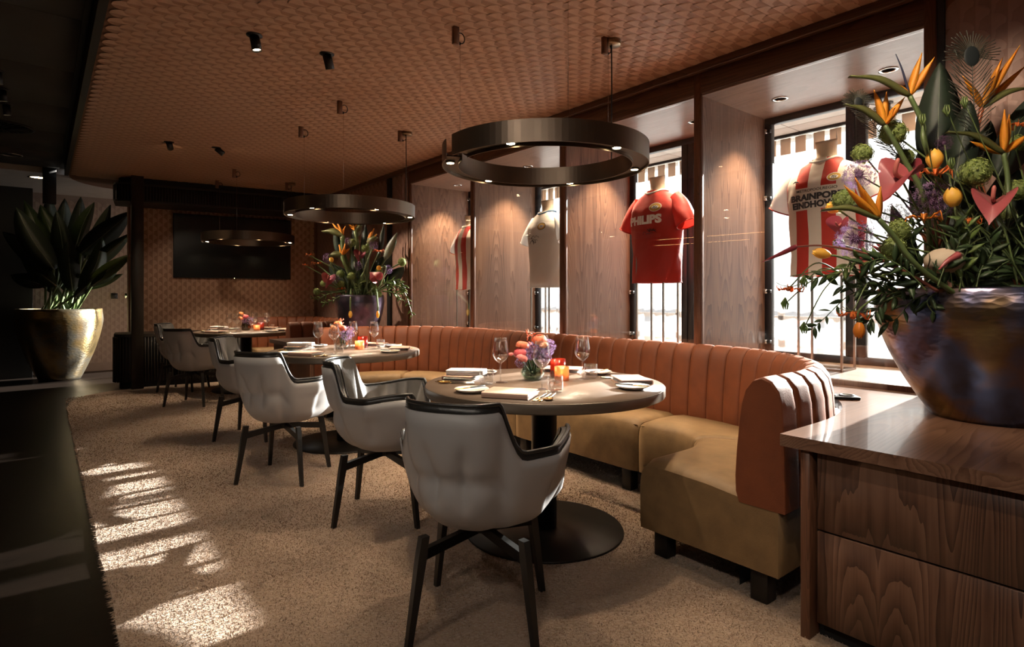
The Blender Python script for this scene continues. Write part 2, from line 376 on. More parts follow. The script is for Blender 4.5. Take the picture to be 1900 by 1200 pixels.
def cloth(name, base, stripe=None, panel=False):
    """jersey cloth; stripes and the white chest panel are woven or printed on it (object x and z)"""
    m, N, L, B = nm(name); B.inputs['Roughness'].default_value = .6; B.inputs['Sheen Weight'].default_value = .2
    tc = N.new('ShaderNodeTexCoord'); sp = N.new('ShaderNodeSeparateXYZ'); L.new(tc.outputs['Object'], sp.inputs[0])
    colr = None
    if stripe:
        a = N.new('ShaderNodeMath'); a.operation = 'MULTIPLY_ADD'; a.inputs[1].default_value = 1 / .17; a.inputs[2].default_value = .25 + 10; L.new(sp.outputs[0], a.inputs[0])
        f = N.new('ShaderNodeMath'); f.operation = 'FRACT'; L.new(a.outputs[0], f.inputs[0])
        g = N.new('ShaderNodeMath'); g.operation = 'GREATER_THAN'; g.inputs[1].default_value = .5; L.new(f.outputs[0], g.inputs[0])
        fac = g.outputs[0]
        if panel:
            def cmp(op, src, v):
                q = N.new('ShaderNodeMath'); q.operation = op; q.inputs[1].default_value = v; L.new(src, q.inputs[0]); return q.outputs[0]
            def mul(p, q):
                r = N.new('ShaderNodeMath'); r.operation = 'MULTIPLY'; L.new(p, r.inputs[0]); L.new(q, r.inputs[1]); return r.outputs[0]
            ab = N.new('ShaderNodeMath'); ab.operation = 'ABSOLUTE'; L.new(sp.outputs[0], ab.inputs[0])
            ins = mul(mul(cmp('GREATER_THAN', sp.outputs[2], .415), cmp('LESS_THAN', sp.outputs[2], .555)), cmp('LESS_THAN', ab.outputs[0], .20))
            inv = N.new('ShaderNodeMath'); inv.operation = 'SUBTRACT'; inv.inputs[0].default_value = 1; L.new(ins, inv.inputs[1])
            fac = mul(fac, inv.outputs[0])
        mx = N.new('ShaderNodeMix'); mx.data_type = 'RGBA'; mx.inputs['A'].default_value = c4(base); mx.inputs['B'].default_value = c4(stripe)
        L.new(fac, mx.inputs['Factor']); colr = mx.outputs['Result']
    else:
        rg = N.new('ShaderNodeRGB'); rg.outputs[0].default_value = c4(base); colr = rg.outputs[0]
    L.new(colr, B.inputs['Base Color'])
    nz = N.new('ShaderNodeTexNoise'); nz.inputs['Scale'].default_value = 7; nz.inputs['Detail'].default_value = 2; L.new(tc.outputs['Object'], nz.inputs['Vector'])
    bp = N.new('ShaderNodeBump'); bp.inputs['Strength'].default_value = .35; bp.inputs['Distance'].default_value = .03
    L.new(nz.outputs['Fac'], bp.inputs['Height']); L.new(bp.outputs[0], B.inputs['Normal'])
    tl = N.new('ShaderNodeBsdfTranslucent'); L.new(colr, tl.inputs[0]); ms = N.new('ShaderNodeMixShader'); ms.inputs[0].default_value = .28
    L.new(B.outputs[0], ms.inputs[1]); L.new(tl.outputs[0], ms.inputs[2]); L.new(ms.outputs[0], N['Material Output'].inputs['Surface'])
    return m
RED, WHT = (.52, .035, .022), (.80, .74, .68)
M['jersey_red'] = cloth('jersey_red', (.50, .030, .018))
M['jersey_white'] = cloth('jersey_white', (.78, .76, .74))
M['jersey_stripe'] = cloth('jersey_stripe', WHT, RED, True)
M['jersey_stripe_plain'] = cloth('jersey_stripe_plain', WHT, RED)
M['bust'] = plain('bust_linen', (.78, .66, .50), .7, var=.04)
M['ink'] = plain('ink', (.02, .018, .02), .7)
M['blue_trim'] = plain('blue_trim', (.06, .12, .22), .7)
M['collar_white'] = plain('collar_white', (.82, .78, .74), .7)
M['emblem_gold'] = plain('emblem_gold', (.62, .38, .08), .5)
M['letter_white'] = plain('letter_white', (.85, .80, .76), .6)
# plants
M['leaf'] = plain('leaf', (.038, .066, .026), .42, var=.3, vs=15, trans=.30)
M['leaf_dark'] = plain('leaf_dark', (.016, .027, .016), .55, var=.3, vs=10, trans=.10)
M['leaf_light'] = plain('leaf_light', (.13, .19, .055), .4, var=.3, vs=10, trans=.35)
M['leaf_grey'] = plain('leaf_grey', (.20, .23, .17), .4, var=.2, vs=10, trans=.3)
M['stem'] = plain('stem', (.09, .13, .045), .45, var=.2, vs=12, trans=.1)
M['stem_red'] = plain('stem_red', (.16, .05, .035), .45)
M['bract'] = plain('bract', (.10, .105, .035), .4, var=.4, vs=14, trans=.15)
M['bract_red'] = plain('bract_red', (.32, .09, .04), .42, var=.3)
M['orange'] = plain('orange_petal', (.80, .33, .028), .5, var=.2, vs=12, trans=.35)
M['tongue'] = plain('tongue', (.02, .022, .05), .4)
M['green_floret'] = plain('green_floret', (.27, .34, .10), .6, var=.35, vs=60, trans=.3)
M['green_core'] = plain('green_core', (.14, .18, .05), .7)
M['purple'] = plain('purple_floret', (.36, .23, .44), .6, var=.35, vs=40, trans=.3)
M['purple_dark'] = plain('purple_dark', (.13, .06, .13), .7)
M['anth_pink'] = plain('anth_pink', (.38, .085, .095), .30, var=.3, vs=8, trans=.25, coat=.3)
M['anth_dark'] = plain('anth_dark', (.30, .05, .07), .28, var=.3, vs=8, trans=.2, coat=.3)
M['spadix'] = plain('spadix', (.42, .12, .10), .5)
M['tulip'] = plain('tulip_yellow', (.80, .47, .07), .45, var=.15, vs=12, trans=.3)
M['tulip_orange'] = plain('tulip_orange', (.80, .27, .03), .45, var=.15, vs=12, trans=.3)
M['glory'] = plain('glory_orange', (.80, .20, .045), .5, var=.35, vs=14, trans=.35)
M['coral'] = plain('coral', (.72, .20, .10), .5, var=.3, vs=14, trans=.3)
M['pod'] = plain('pod', (.45, .36, .27), .7, var=.25, vs=20)
M['feather'] = plain('feather', (.035, .035, .025), .5)
M['feather_eye'] = plain('feather_eye', (.008, .012, .014), .6)
M['pink'] = plain('ranunculus_pink', (.78, .27, .25), .55, var=.15, vs=20, trans=.3)
M['peach'] = plain('ranunculus_peach', (.85, .34, .13), .55, var=.15, vs=20, trans=.3)
M['rose'] = plain('ranunculus_rose', (.70, .13, .15), .55, var=.15, vs=20, trans=.3)
M['soil'] = plain('soil', (.012, .010, .008), .9, bump=.6, bs=40)
def spot(name, loc, dirv, watt, deg, c=(1.0, .72, .42), rad=.02, blend=.4, parent=None):
    ld = bpy.data.lights.new(name, 'SPOT'); ld.energy = watt; ld.spot_size = math.radians(deg); ld.spot_blend = blend
    ld.color = c; ld.shadow_soft_size = rad
    o = bpy.data.objects.new(name, ld); col.objects.link(o); o.location = loc
    o.rotation_euler = Vector(dirv).to_track_quat('-Z', 'Y').to_euler()
    if parent: o.parent = parent
    return o

# ================================================================== the setting
XW, XG, XC = 3.46, 4.30, 5.10                 # niche fronts, window plane, curtain line
ZC, ZN, ZS, ZT = 2.75, 2.545, .742, .713      # ceiling, niche head, niche floor, cabinet top
TWY = lambda x: 9.36 + (3.46 - x) * math.tan(math.radians(7))    # the television wall runs 7 degrees off square
def struct(o): o['kind'] = 'structure'; return o

# floors
M['paving'] = plain('paving', (.22, .215, .21), .8, var=.3, vs=.4)
struct(MB().box(-6, 5.0, -3, 11.9, -.12, 0).build('floor', M['floor']))
struct(MB().box(4.36, 6.2, -2.5, 9.4, .55, .68).build('floor_gallery', M['walnut_sill']))

# veneer scales on ceilings and walls
SW, SH = .12, .06
def scale_mesh(name, ma, mb):
    L = SH * 2 + .012; r = SW / 2 - .0008; vs = [(-r, L - SH, .0008), (0, L - SH, .0016), (r, L - SH, .0008)]
    def z(v): return .001 + .0045 * (1 - (v + SH) / L)
    left, right = [], []
    for k in range(6):
        a = PI / 2 * k / 5
        left.append((-r * math.cos(a), -SH + r - r * math.sin(a), 0)); right.append((r * math.cos(a), -SH + r - r * math.sin(a), 0))
    mb_ = MB()
    V = [(x, y, z(y) + (.0028 if abs(x) < 1e-6 else 0)) for (x, y, _) in [(0, L - SH, 0), (-r, L - SH, 0)] + left]
    mb_.add(V, [tuple(range(len(V)))], 0, False)
    V = [(x, y, z(y) + (.0028 if abs(x) < 1e-6 else 0)) for (x, y, _) in [(r, L - SH, 0), (0, L - SH, 0)] + right[::-1]]
    mb_.add(V, [tuple(range(len(V)))], 1, False)
    return mb_.mesh(name, [ma, mb])
def scale_cover(parent, O, u, v, n, U, V, ma, mb, nparts, keep=None):
    O, u, v, n = Vector(O), Vector(u), Vector(v), Vector(n)
    me = scale_mesh('veneer_scale', M[ma], M[mb])
    places = []
    for j in range(int(V / SH)):
        for i in range(int(U / SW) + 1):
            cu = (i + (.5 if j % 2 else 0)) * SW; cv = SH + j * SH
            if cu < SW * .45 or cu > U - SW * .45: continue
            p = O + u * cu + v * cv
            if keep and not keep(p): continue
            d = p.dot(VIEW); r = p.dot(RIGHT)
            vis = d > .3 and abs(r / d * FPX) < 960 and -20 < HZ - FPX * (p.z - EYE) / d < 1210
            places.append((0 if vis else 1, d, p))
    places.sort(key=lambda t: (t[0], t[1]))
    R_ = Matrix((u, v, n)).transposed().to_4x4()
    for q in places[:nparts]:
        o = link('veneer_scale', me, parent); o.matrix_local = Matrix.Translation(q[2]) @ R_
    rest = np.array([list(q[2]) for q in places[nparts:]])
    if len(rest):
        lv = np.array([list(x.co) for x in me.vertices]); R3 = np.array([list(u), list(v), list(n)])
        W = lv @ R3; allv = (rest[:, None, :] + W[None]).reshape(-1, 3)
        base = [tuple(p.vertices) for p in me.polygons]; k = len(lv)
        fs = [tuple(i + b * k for i in f) for b in range(len(rest)) for f in base]
        m2 = bpy.data.meshes.new('veneer_scales'); m2.from_pydata(allv.tolist(), [], fs)
        m2.materials.append(M[ma]); m2.materials.append(M[mb])
        m2.polygons.foreach_set('material_index', [0, 1] * len(rest)); m2.update()
        o = link('veneer_scales', m2, parent); o['kind'] = 'stuff'

# main ceiling, a rounded slab that stops short of the dark passage ceiling
poly = [(.28, -2.9), (XW, -2.9), (XW, 10.2), (.95, 10.2)] + [(.95 - .67 * math.sin(a), 9.35 + .85 * math.cos(a)) for a in [PI / 2 * k / 8 for k in range(1, 9)]]
ceil = struct(MB().prism(poly, ZC, ZC + .12).build('ceiling', M['backing']))
def in_ceil(p): return p.y < 9.3 or (p.x > 1.0 and p.y < TWY(p.x) - .25)
scale_cover(ceil, (.29, -.6, ZC), (0, 1, 0), (1, 0, 0), (0, 0, -1), 10.2, 3.10, 'scale_a', 'scale_b', 300, in_ceil)
struct(MB().box(.235, .278, -2.9, 9.35, ZC - .012, ZC + .14).build('trim_1', M['black_paint']))
# passage ceiling with its panels
pc = struct(MB().box(-6, .28, -2.9, 9.7, 2.88, 3.0).build('ceiling_passage', M['dark_ceiling']))
pm = MB().rbox(-.596, .596, -.521, .521, -.02, 0, .003, 1).mesh('ceiling_panel', M['dark_ceiling'])
for i in range(4):
    for j in range(11):
        link('ceiling_panel', pm, pc, (-.40 - i * 1.2, -1.4 + j * 1.05, 2.88))
struct(MB().box(-6, 5.0, 9.7, 11.9, 2.80, 3.0).build('ceiling_far', M['pale_ceiling']))
# walls out of or deep in the picture
wf = struct(MB().box(-6, 5.0, 11.6, 11.9, 0, 2.95).build('wall_far', M['gwall']))
scale_cover(wf, (1.8, 11.6, 2.72), (-1, 0, 0), (0, 0, -1), (0, -1, 0), 3.2, 2.6, 'gscale_a', 'gscale_b', 0)
struct(MB().box(-6, 5.0, 11.57, 11.6, 0, .13).build('baseboard_far', M['gwall']))
struct(MB().box(-6.2, -6, -3, 11.9, 0, 3).build('wall_left', M['dark_ceiling']))
struct(MB().box(-6, 3.76, -3.2, -3, 0, 3).build('wall_rear', M['dark_ceiling']))
struct(MB().box(-6, -.09, 11.2, 11.45, 0, 2.80).build('wall_passage', M['dark_ceiling']))
struct(MB().box(XW, 5.0, 9.42, 9.62, 0, 3).build('wall_gallery_end', M['gwall']))
# television wall
wb = struct(MB().prism([(XW, TWY(XW)), (XW, TWY(XW) + .15), (.95, TWY(.95) + .15), (.95, TWY(.95))], 0, 2.75).build('wall_back', M['backing']))
td = Vector((math.cos(math.radians(7)), -math.sin(math.radians(7)), 0))
tn = Vector((-math.sin(math.radians(7)), -math.cos(math.radians(7)), 0))
scale_cover(wb, Vector((3.44, TWY(3.44), 2.5)), -td, Vector((0, 0, -1)), tn, 2.48, 1.85, 'scale_a', 'scale_b', 300)
# window wall: solid ends, beam, partitions, heads and sills
wr = struct(MB().box(XW, XW + .3, -3, .93, 0, 2.9).build('wall_right', M['backing']))
scale_cover(wr, (XW, -.30, 2.70), (0, 1, 0), (0, 0, -1), (-1, 0, 0), 1.2, 2.0, 'wscale_a', 'wscale_b', 200)
wr2 = struct(MB().box(XW, XW + .3, 6.26, 9.5, 0, 2.9).build('wall_right_far', M['backing']))
scale_cover(wr2, (XW, 6.80, 2.70), (0, 1, 0), (0, 0, -1), (-1, 0, 0), 2.50, 2.0, 'wscale_a', 'wscale_b', 0)
scale_cover(wr2, (XW, 6.27, 2.70), (0, 1, 0), (0, 0, -1), (-1, 0, 0), .42, 2.0, 'wscale_a', 'wscale_b', 0)
struct(MB().box(XW - .03, XW, 6.70, 6.79, 0, ZC).build('trim_2', M['black_paint']))
struct(MB().box(XW - .012, XW + .01, .90, .935, 0, ZC).build('trim_3', M['black_paint']))
struct(MB().rbox(XW - .02, XG + .1, -.2 + .2 + .93, 6.27, ZN + .012, ZC - .05, .004, 1).build('trim_beam', M['walnut_beam']))
struct(MB().rbox(XW - .055, XW + .02, .93, 9.3, ZC - .055, ZC, .008, 2).build('trim_cornice', M['walnut_beam']))
struct(MB().box(XW + .02, 5.0, .5, 9.5, ZC - .05, ZC + .2).build('roof_niches', M['backing']))
PART = [(2.253, 2.306), (3.559, 3.621), (4.901, 4.946)]
NICHE = [(.983, 2.253), (2.306, 3.559), (3.621, 4.901), (4.946, 6.208)]
struct(MB().rbox(XW - .025, XW + .01, .93, 6.26, .60, ZS, .003, 1).build('trim_sill', M['walnut_post']))
for i, (a, b) in enumerate(NICHE):
    struct(MB().box(XW - .01, XG + .06, a, b, ZN, ZN + .02).build('ceiling_niche', M['walnut_soffit']))
    struct(MB().box(XW - .01, XG + .06, a, b, .58, ZS).build('floor_niche', M['walnut_sill']))
for (a, b) in PART + [(6.208, 6.26), (.933, .983)]:
    p = struct(MB().box(XW, XG + .06, a, b, .55, ZN + .02).build('wall_partition', M['walnut_panel']))
    MB().rbox(XW - .022, XW + .012, a - .002, b + .002, .5, ZC - .05, .004, 1).build('post_facing', M['walnut_post'], p)
# niche downlights
for i, (a, b) in enumerate(NICHE):
    for k in (.25, .765):
        y = lerp(a, b, k); which = ('leftmost' if i == 3 else 'second' if i == 2 else 'third' if i == 1 else 'nearest')
        t = empty('recessed_downlight', (3.92, y, ZN), 0, None, 'downlight', 'downlights in the niche ceilings')
        t['label'] = 'small round downlight in the veneer ceiling of the %s niche, %s side' % (['striped jersey', 'red jersey', 'white jersey', 'far striped jersey'][i], 'near' if k < .5 else 'far')
        MB().lathe([(.052, 0), (.052, -.004), (.038, -.004), (.034, .012), (.034, .014)], 24).build('ring', M['chrome'], t)
        MB().lathe([(.033, .006), (.02, .005), (.0, .005)], 20).build('lamp', M['led_small'], t)
        spot('downlight_beam', (0, 0, -.01), (-.04, (.10 if k > .5 else -.10), -1), 75, 84, (1, .74, .48), .02, .7, t)
# windows
def window(i, a, b):
    W = empty('window_%d' % (i + 1), (XG, (a + b) / 2, ZS), 0, kind='structure'); hw = (b - a) / 2; hz = ZN - ZS
    def bar(name, y0, y1, z0, z1, x0=-.02, x1=.035, mat='steel_frame'):
        return MB().rbox(x0, x1, y0, y1, z0, z1, .003, 1).build(name, M[mat], W)
    bar('head_rail', -hw, hw, hz - .05, hz); bar('bottom_rail', -hw, hw, 0, .05)
    for y0, y1 in ((-hw, -hw + .05), (hw - .05, hw), (.004, .062), (-.062, -.004)): bar('stile', y0, y1, .05, hz - .05)
    for y0, y1 in ((-hw + .05, -.062), (.062, hw - .05)):
        MB().box(.004, .010, y0, y1, .05, hz - .05).build('pane', M['pane'], W)
    for z in (.10, .48, 1.18, hz - .12):
        h = MB().rbox(-.05, -.018, hw - .03, hw - .004, z, z + .035, .004, 1).build('hinge', M['chrome'], W)
        MB().rbox(-.045, -.02, hw - .055, hw - .03, z + .005, z + .03, .003, 1).build('knuckle', M['black_metal'], h)
for i, (a, b) in enumerate(NICHE): window(i, a, b)
for i, (a, b) in enumerate(NICHE):
    g = MB().box(XW + .010, XW + .018, a + .004, b - .004, ZS + .004, ZN - .004).build('display_pane', M['pane'])
    tag(g, 'clear glass pane closing the front of the %s niche' % ['near striped jersey', 'red jersey', 'white jersey', 'far striped jersey'][i], 'glass pane')
# the corridor window at the far end
W5 = empty('window_5', (4.85, 10.65, 0), 0, kind='structure')
for y0, y1 in ((-1.0, -.94), (-.03, .03), (.88, .94)): MB().box(-.03, .03, y0, y1, .1, 2.7).build('stile', M['steel_frame'], W5)
for z0, z1 in ((.0, .1), (2.7, 2.8)): MB().box(-.03, .03, -1.0, .94, z0, z1).build('rail', M['steel_frame'], W5)
for y0, y1 in ((-.94, -.03), (.03, .88)): MB().box(-.004, .004, y0, y1, .1, 2.7).build('pane', M['pane'], W5)
# the gallery beyond the windows
gc = struct(MB().box(XG + .06, 5.35, -2.5, 9.4, 2.62, 2.75).build('ceiling_gallery', M['pale_ceiling']))
gp = MB().rbox(-.23, .23, -.29, .29, -.012, 0, .002, 1).mesh('ceiling_tile', M['pale_ceiling'])
for j in range(16):
    for k in range(2): link('ceiling_tile', gp, gc, (4.60 + k * .47, -.9 + j * .59, 2.62))
struct(MB().box(XC - .06, XC - .03, -2.5, 9.4, 2.585, 2.62).build('trim_curtain_rail', M['black_metal']))
# sheer curtains, one per window bay
def curtain(i, y0, y1):
    n = int((y1 - y0) / .012); ph = RND.random() * 6
    def fn(u, v):
        y = lerp(y0, y1, u); z = lerp(.70, 2.585, v)
        a = .040 + .012 * math.sin(y * 3.1 + ph)
        return (XC + a * math.sin(y * 2 * PI / .15 + .6 * math.sin(y * 5 + ph)) * (1 - .35 * v), y, z)
    c = MB().grid(fn, n, 6).build('sheer_curtain', M['sheer'])
    tag(c, 'white sheer curtain hanging outside the window of the %s niche' % ['near striped jersey', 'red jersey', 'white jersey', 'far striped jersey'][i], 'curtain', 'sheer curtains outside the windows')
    hd = MB()
    for q in range(int((y1 - y0) / .13)):
        yy = y0 + .065 + q * .13; hd.rbox(XC - .028, XC - .018, yy - .045, yy + .045, 2.44, 2.58, .003, 1)
    hd.build('pleat_heading', M['bust'], c)
for i, (a, b) in enumerate(NICHE): curtain(i, a - .02, b + .04)
# balustrade and ground outside
struct(MB().box(6.3, 90, -60, 70, -3.8, -3.5).build('ground', M['paving']))
rl = empty('balustrade', (5.7, 3.5, .68), 0, 'pale railing seen faintly through the sheer curtains', 'railing')
for z in (.28, .52): MB().box(-.02, .02, -3.2, 3.6, z, z + .05).build('rail', M['pale_ceiling'], rl)
for k in range(12): MB().box(-.02, .02, -3.1 + k * .6, -3.05 + k * .6, 0, .55).build('baluster', M['pale_ceiling'], rl)

# ------------------------------------------------------------------ rug
def rug_outline():
    pts = [(.215 + .006 * math.sin(k * 1.7), -2.0 + k * .25) for k in range(40)]
    pts += [(.25, 8.15), (.31, 8.42), (.43, 8.68), (.68, 8.87), (1.0, 8.98), (1.5, 9.05), (2.4, 9.0)]
    return pts + [(3.38, 8.9), (3.38, -2.0)]
rug_xy = rug_outline()
rug = MB().prism(rug_xy, .0, .016).build('rug', M['rug'])
tag(rug, 'large beige shaggy rug under the tables with a frayed left edge', 'rug')
def pile():
    g = np.random.default_rng(5); n = 150000
    P = []
    # tufts thin out with distance from the eye
    x = g.uniform(.22, 3.1, n * 3); y = g.uniform(.6, 8.6, n * 3); d = x * SN + y * CS
    keep = g.uniform(0, 1, n * 3) < np.clip((2.6 / np.maximum(d, 1.6)) ** 2, 0, 1)
    r = (x * CS - y * SN) / d * FPX; keep &= (np.abs(r) < 980) & (d > 1.6)
    x, y, d = x[keep][:n], y[keep][:n], d[keep][:n]; m = len(x)
    a = g.uniform(0, 2 * PI, m); h = g.uniform(.005, .011, m); s = np.clip(.0013 * d, .0025, .008)
    lx, ly = g.normal(0, .004, m), g.normal(0, .004, m)
    V = np.empty((m, 3, 3)); z0 = .014
    V[:, 0] = np.stack([x - s * np.cos(a), y - s * np.sin(a), np.full(m, z0)], 1)
    V[:, 1] = np.stack([x + s * np.cos(a), y + s * np.sin(a), np.full(m, z0)], 1)
    V[:, 2] = np.stack([x + lx, y + ly, z0 + h], 1)
    me = bpy.data.meshes.new('pile'); me.vertices.add(m * 3); me.loops.add(m * 3); me.polygons.add(m)
    me.vertices.foreach_set('co', V.reshape(-1)); me.loops.foreach_set('vertex_index', np.arange(m * 3, dtype=np.int32))
    me.polygons.foreach_set('loop_start', np.arange(0, m * 3, 3, dtype=np.int32)); me.polygons.foreach_set('loop_total', np.full(m, 3, dtype=np.int32))
    me.update(); me.validate(); me.materials.append(M['pile'])
    o = link('pile', me, rug); o['kind'] = 'stuff'
pile()
fr = MB()
for k in range(1500):
    y = RND.uniform(.8, 8.1) ** 1.0; y = .8 + (y - .8) * (RND.random() ** .5)
    x = .215; L_ = RND.uniform(.008, .026); a = RND.gauss(0, .5); z = RND.uniform(.004, .016)
    p0 = Vector((x + .004, y, z)); p1 = p0 + Vector((-L_ * math.cos(a), L_ * math.sin(a), RND.uniform(-.004, .006)))
    q = Vector((0, .0014, 0)); fr.add([p0 - q, p0 + q, p1, p0 + Vector((0, 0, .003))], [(0, 1, 2), (1, 3, 2), (3, 0, 2)], 0, False)
o = fr.build('frayed_edge', M['pile'], rug); o['kind'] = 'stuff'

# ================================================================== banquettes
RB = .95                                       # plan radius of the back at its corners
def path_u(y0, y1, x0, xb):
    """back centre line of a U: room end -> corner -> along the wall -> corner -> room end; (point, outward normal, front point)"""
    out = []
    cy0, cy1, cx = y0 + RB, y1 - RB, xb - RB
    fx, fr_ = xb - .55, .30                    # seat front line along the wall and its inner corner radius
    fy0, fy1 = y0 + .58, y1 - .58
    def seg(n, f):
        for k in range(n): out.append(f(k / n))
    seg(6, lambda t: (Vector((lerp(x0, cx, t), y0, 0)), Vector((0, -1, 0)), Vector((lerp(x0, fx - fr_, t), fy0, 0))))
    seg(16, lambda t: (Vector((cx + RB * math.sin(t * PI / 2), cy0 - RB * math.cos(t * PI / 2), 0)), Vector((math.sin(t * PI / 2), -math.cos(t * PI / 2), 0)),
                       Vector((fx - fr_ + fr_ * math.sin(t * PI / 2), fy0 + fr_ - fr_ * math.cos(t * PI / 2), 0))))
    seg(30, lambda t: (Vector((xb, lerp(cy0, cy1, t), 0)), Vector((1, 0, 0)), Vector((fx, lerp(fy0 + fr_, fy1 - fr_, t), 0))))
    seg(16, lambda t: (Vector((cx + RB * math.cos(t * PI / 2), cy1 + RB * math.sin(t * PI / 2), 0)), Vector((math.cos(t * PI / 2), math.sin(t * PI / 2), 0)),
                       Vector((fx - fr_ + fr_ * math.cos(t * PI / 2), fy1 - fr_ + fr_ * math.sin(t * PI / 2), 0))))
    seg(6, lambda t: (Vector((lerp(cx, x0, t), y1, 0)), Vector((0, 1, 0)), Vector((lerp(fx - fr_, x0, t), fy1, 0))))
    out.append((Vector((x0, y1, 0)), Vector((0, 1, 0)), Vector((x0, fy1, 0))))
    return out
class Path:
    def __init__(s, pts):
        s.p = pts; s.s = [0.0]
        for a, b in zip(pts, pts[1:]): s.s.append(s.s[-1] + (b[0] - a[0]).length)
        s.len = s.s[-1]
    def at(s, d):
        d = max(0.0, min(s.len, d)); i = 0
        while i < len(s.s) - 2 and s.s[i + 1] < d: i += 1
        t = (d - s.s[i]) / (s.s[i + 1] - s.s[i]); a, b = s.p[i], s.p[i + 1]
        return a[0].lerp(b[0], t), a[1].lerp(b[1], t).normalized(), a[2].lerp(b[2], t)
PROF = [(-.085, .40), (-.098, .44), (-.100, .50), (-.094, .60), (-.084, .70), (-.072, .79), (-.056, .845), (-.028, .882), (.005, .895), (.04, .882), (.068, .845), (.082, .78), (.09, .65), (.095, .50), (.095, .40)]
def banquette(root, P, nch, seams, legs_at, ztop=0.0):
    w_ = P.len / nch
    for k in range(nch):
        s0, s1 = k * w_, (k + 1) * w_; mb = MB(); rows = []
        m = 9
        for i in range(m):
            t = i / (m - 1); e = abs(2 * t - 1); d = lerp(s0 + .001, s1 - .001, t); p, n, f = P.at(d)
            inset = .013 * e ** 7                # each channel swells between its seams
            end = (k == 0 and i == 0) or (k == nch - 1 and i == m - 1)
            row = []
            for (o_, z) in PROF:
                zz = z + ztop * (z - .4) / .5
                cz, co = .62, 0.0
                q = 1 - inset / .16 if not end else 1.0
                row.append(p + n * (co + (o_ - co) * q) + Vector((0, 0, cz + (zz - cz) * (1 - inset / .55) if zz > .62 else zz)))
            rows.append(row)
        mb.grid(lambda u, v: rows[round(v * (m - 1))][round(u * (len(PROF) - 1))], len(PROF), m, flip=True)
        n_ = len(PROF)
        mb.f.append(tuple(range(n_))); mb.m.append(0); mb.sm.append(False)
        mb.f.append(tuple((m - 1) * n_ + i for i in range(n_))[::-1]); mb.m.append(0); mb.sm.append(False)
        mb.build('channel', M['rust'], root)
    # seat modules
    for a, b in zip(seams, seams[1:]):
        mb = MB(); m = 19; prof = [(0.0, .155), (-.004, .20), (-.006, .32), (-.003, .395), (.012, .43), (.04, .452), (.10, .462), (.25, .464), (.6, .455), (1.0, .43), (1.12, .42), (1.12, .155)]
        rows = []
        for i in range(m):
            t = i / (m - 1); d = lerp(a + .003, b - .003, t); p, n, f = P.at(d)
            e = min(t, 1 - t) * (b - a); drop = .022 * max(0, 1 - e / .06) ** 2
            back = p + n * .0; row = []
            for (q, z) in prof:
                xy = f.lerp(back, q); pull = (f - back).normalized() * (-drop * .6 if q < .3 else 0)
                zz = z - (drop if z > .38 else 0)
                row.append(Vector((xy.x, xy.y, zz)) + pull)
            rows.append(row)
        npf = len(prof); mb.grid(lambda u, v: rows[round(v * (m - 1))][round(u * (npf - 1))], npf, m, flip=True)
        mb.f.append(tuple(range(npf))); mb.m.append(0); mb.sm.append(False)
        mb.f.append(tuple((m - 1) * npf + i for i in range(npf))[::-1]); mb.m.append(0); mb.sm.append(False)
        seat = mb.build('seat', M['ochre'], root)
        # piping where the top cushion meets the front
        pts = []
        for i in range(m):
            p, n, f = P.at(lerp(a + .01, b - .01, i / (m - 1))); pts.append(f + (p - f).normalized() * .020 + Vector((0, 0, .431)))
        MB().tube(pts, .0035, 5).build('piping', M['ochre'], seat)
    for d, q in legs_at:
        p, n, f = P.at(d); c = f.lerp(p, q)
        MB().rbox(c.x - .035, c.x + .035, c.y - .035, c.y + .035, .017, .165, .003, 1).build('leg', M['leg'], root)
    # dark recessed kick board behind the legs
    kb = MB(); rows = []
    for i in range(40):
        p, n, f = P.at(.10 + (P.len - .20) * i / 39); c = f.lerp(p, .75); rows.append([Vector((c.x, c.y, .018)), Vector((c.x, c.y, .16))])
    kb.grid(lambda u, v: rows[round(v * 39)][round(u)] , 2, 40); kb.build('kick_board', M['plinth'], root)

U1 = Path(path_u(1.135, 5.665, 2.12, 3.315))
bq = empty('banquette', (0, 0, 0), 0, 'long curved banquette with rust channelled back and ochre seats along the window niches', 'banquette')
L = U1.len; corner = .25 + RB * PI / 4
banquette(bq, U1, 46, [0.0, .245 + .74, 1.95, L / 2, L - 1.95, L - .985, L],
          [(.08, .12), (.08, .95), (.95, .12), (1.85, .12), (2.05, .12), (L / 2 - .06, .12), (L - 1.95, .12), (L - 1.0, .12), (L - .08, .12), (L - .08, .9)])
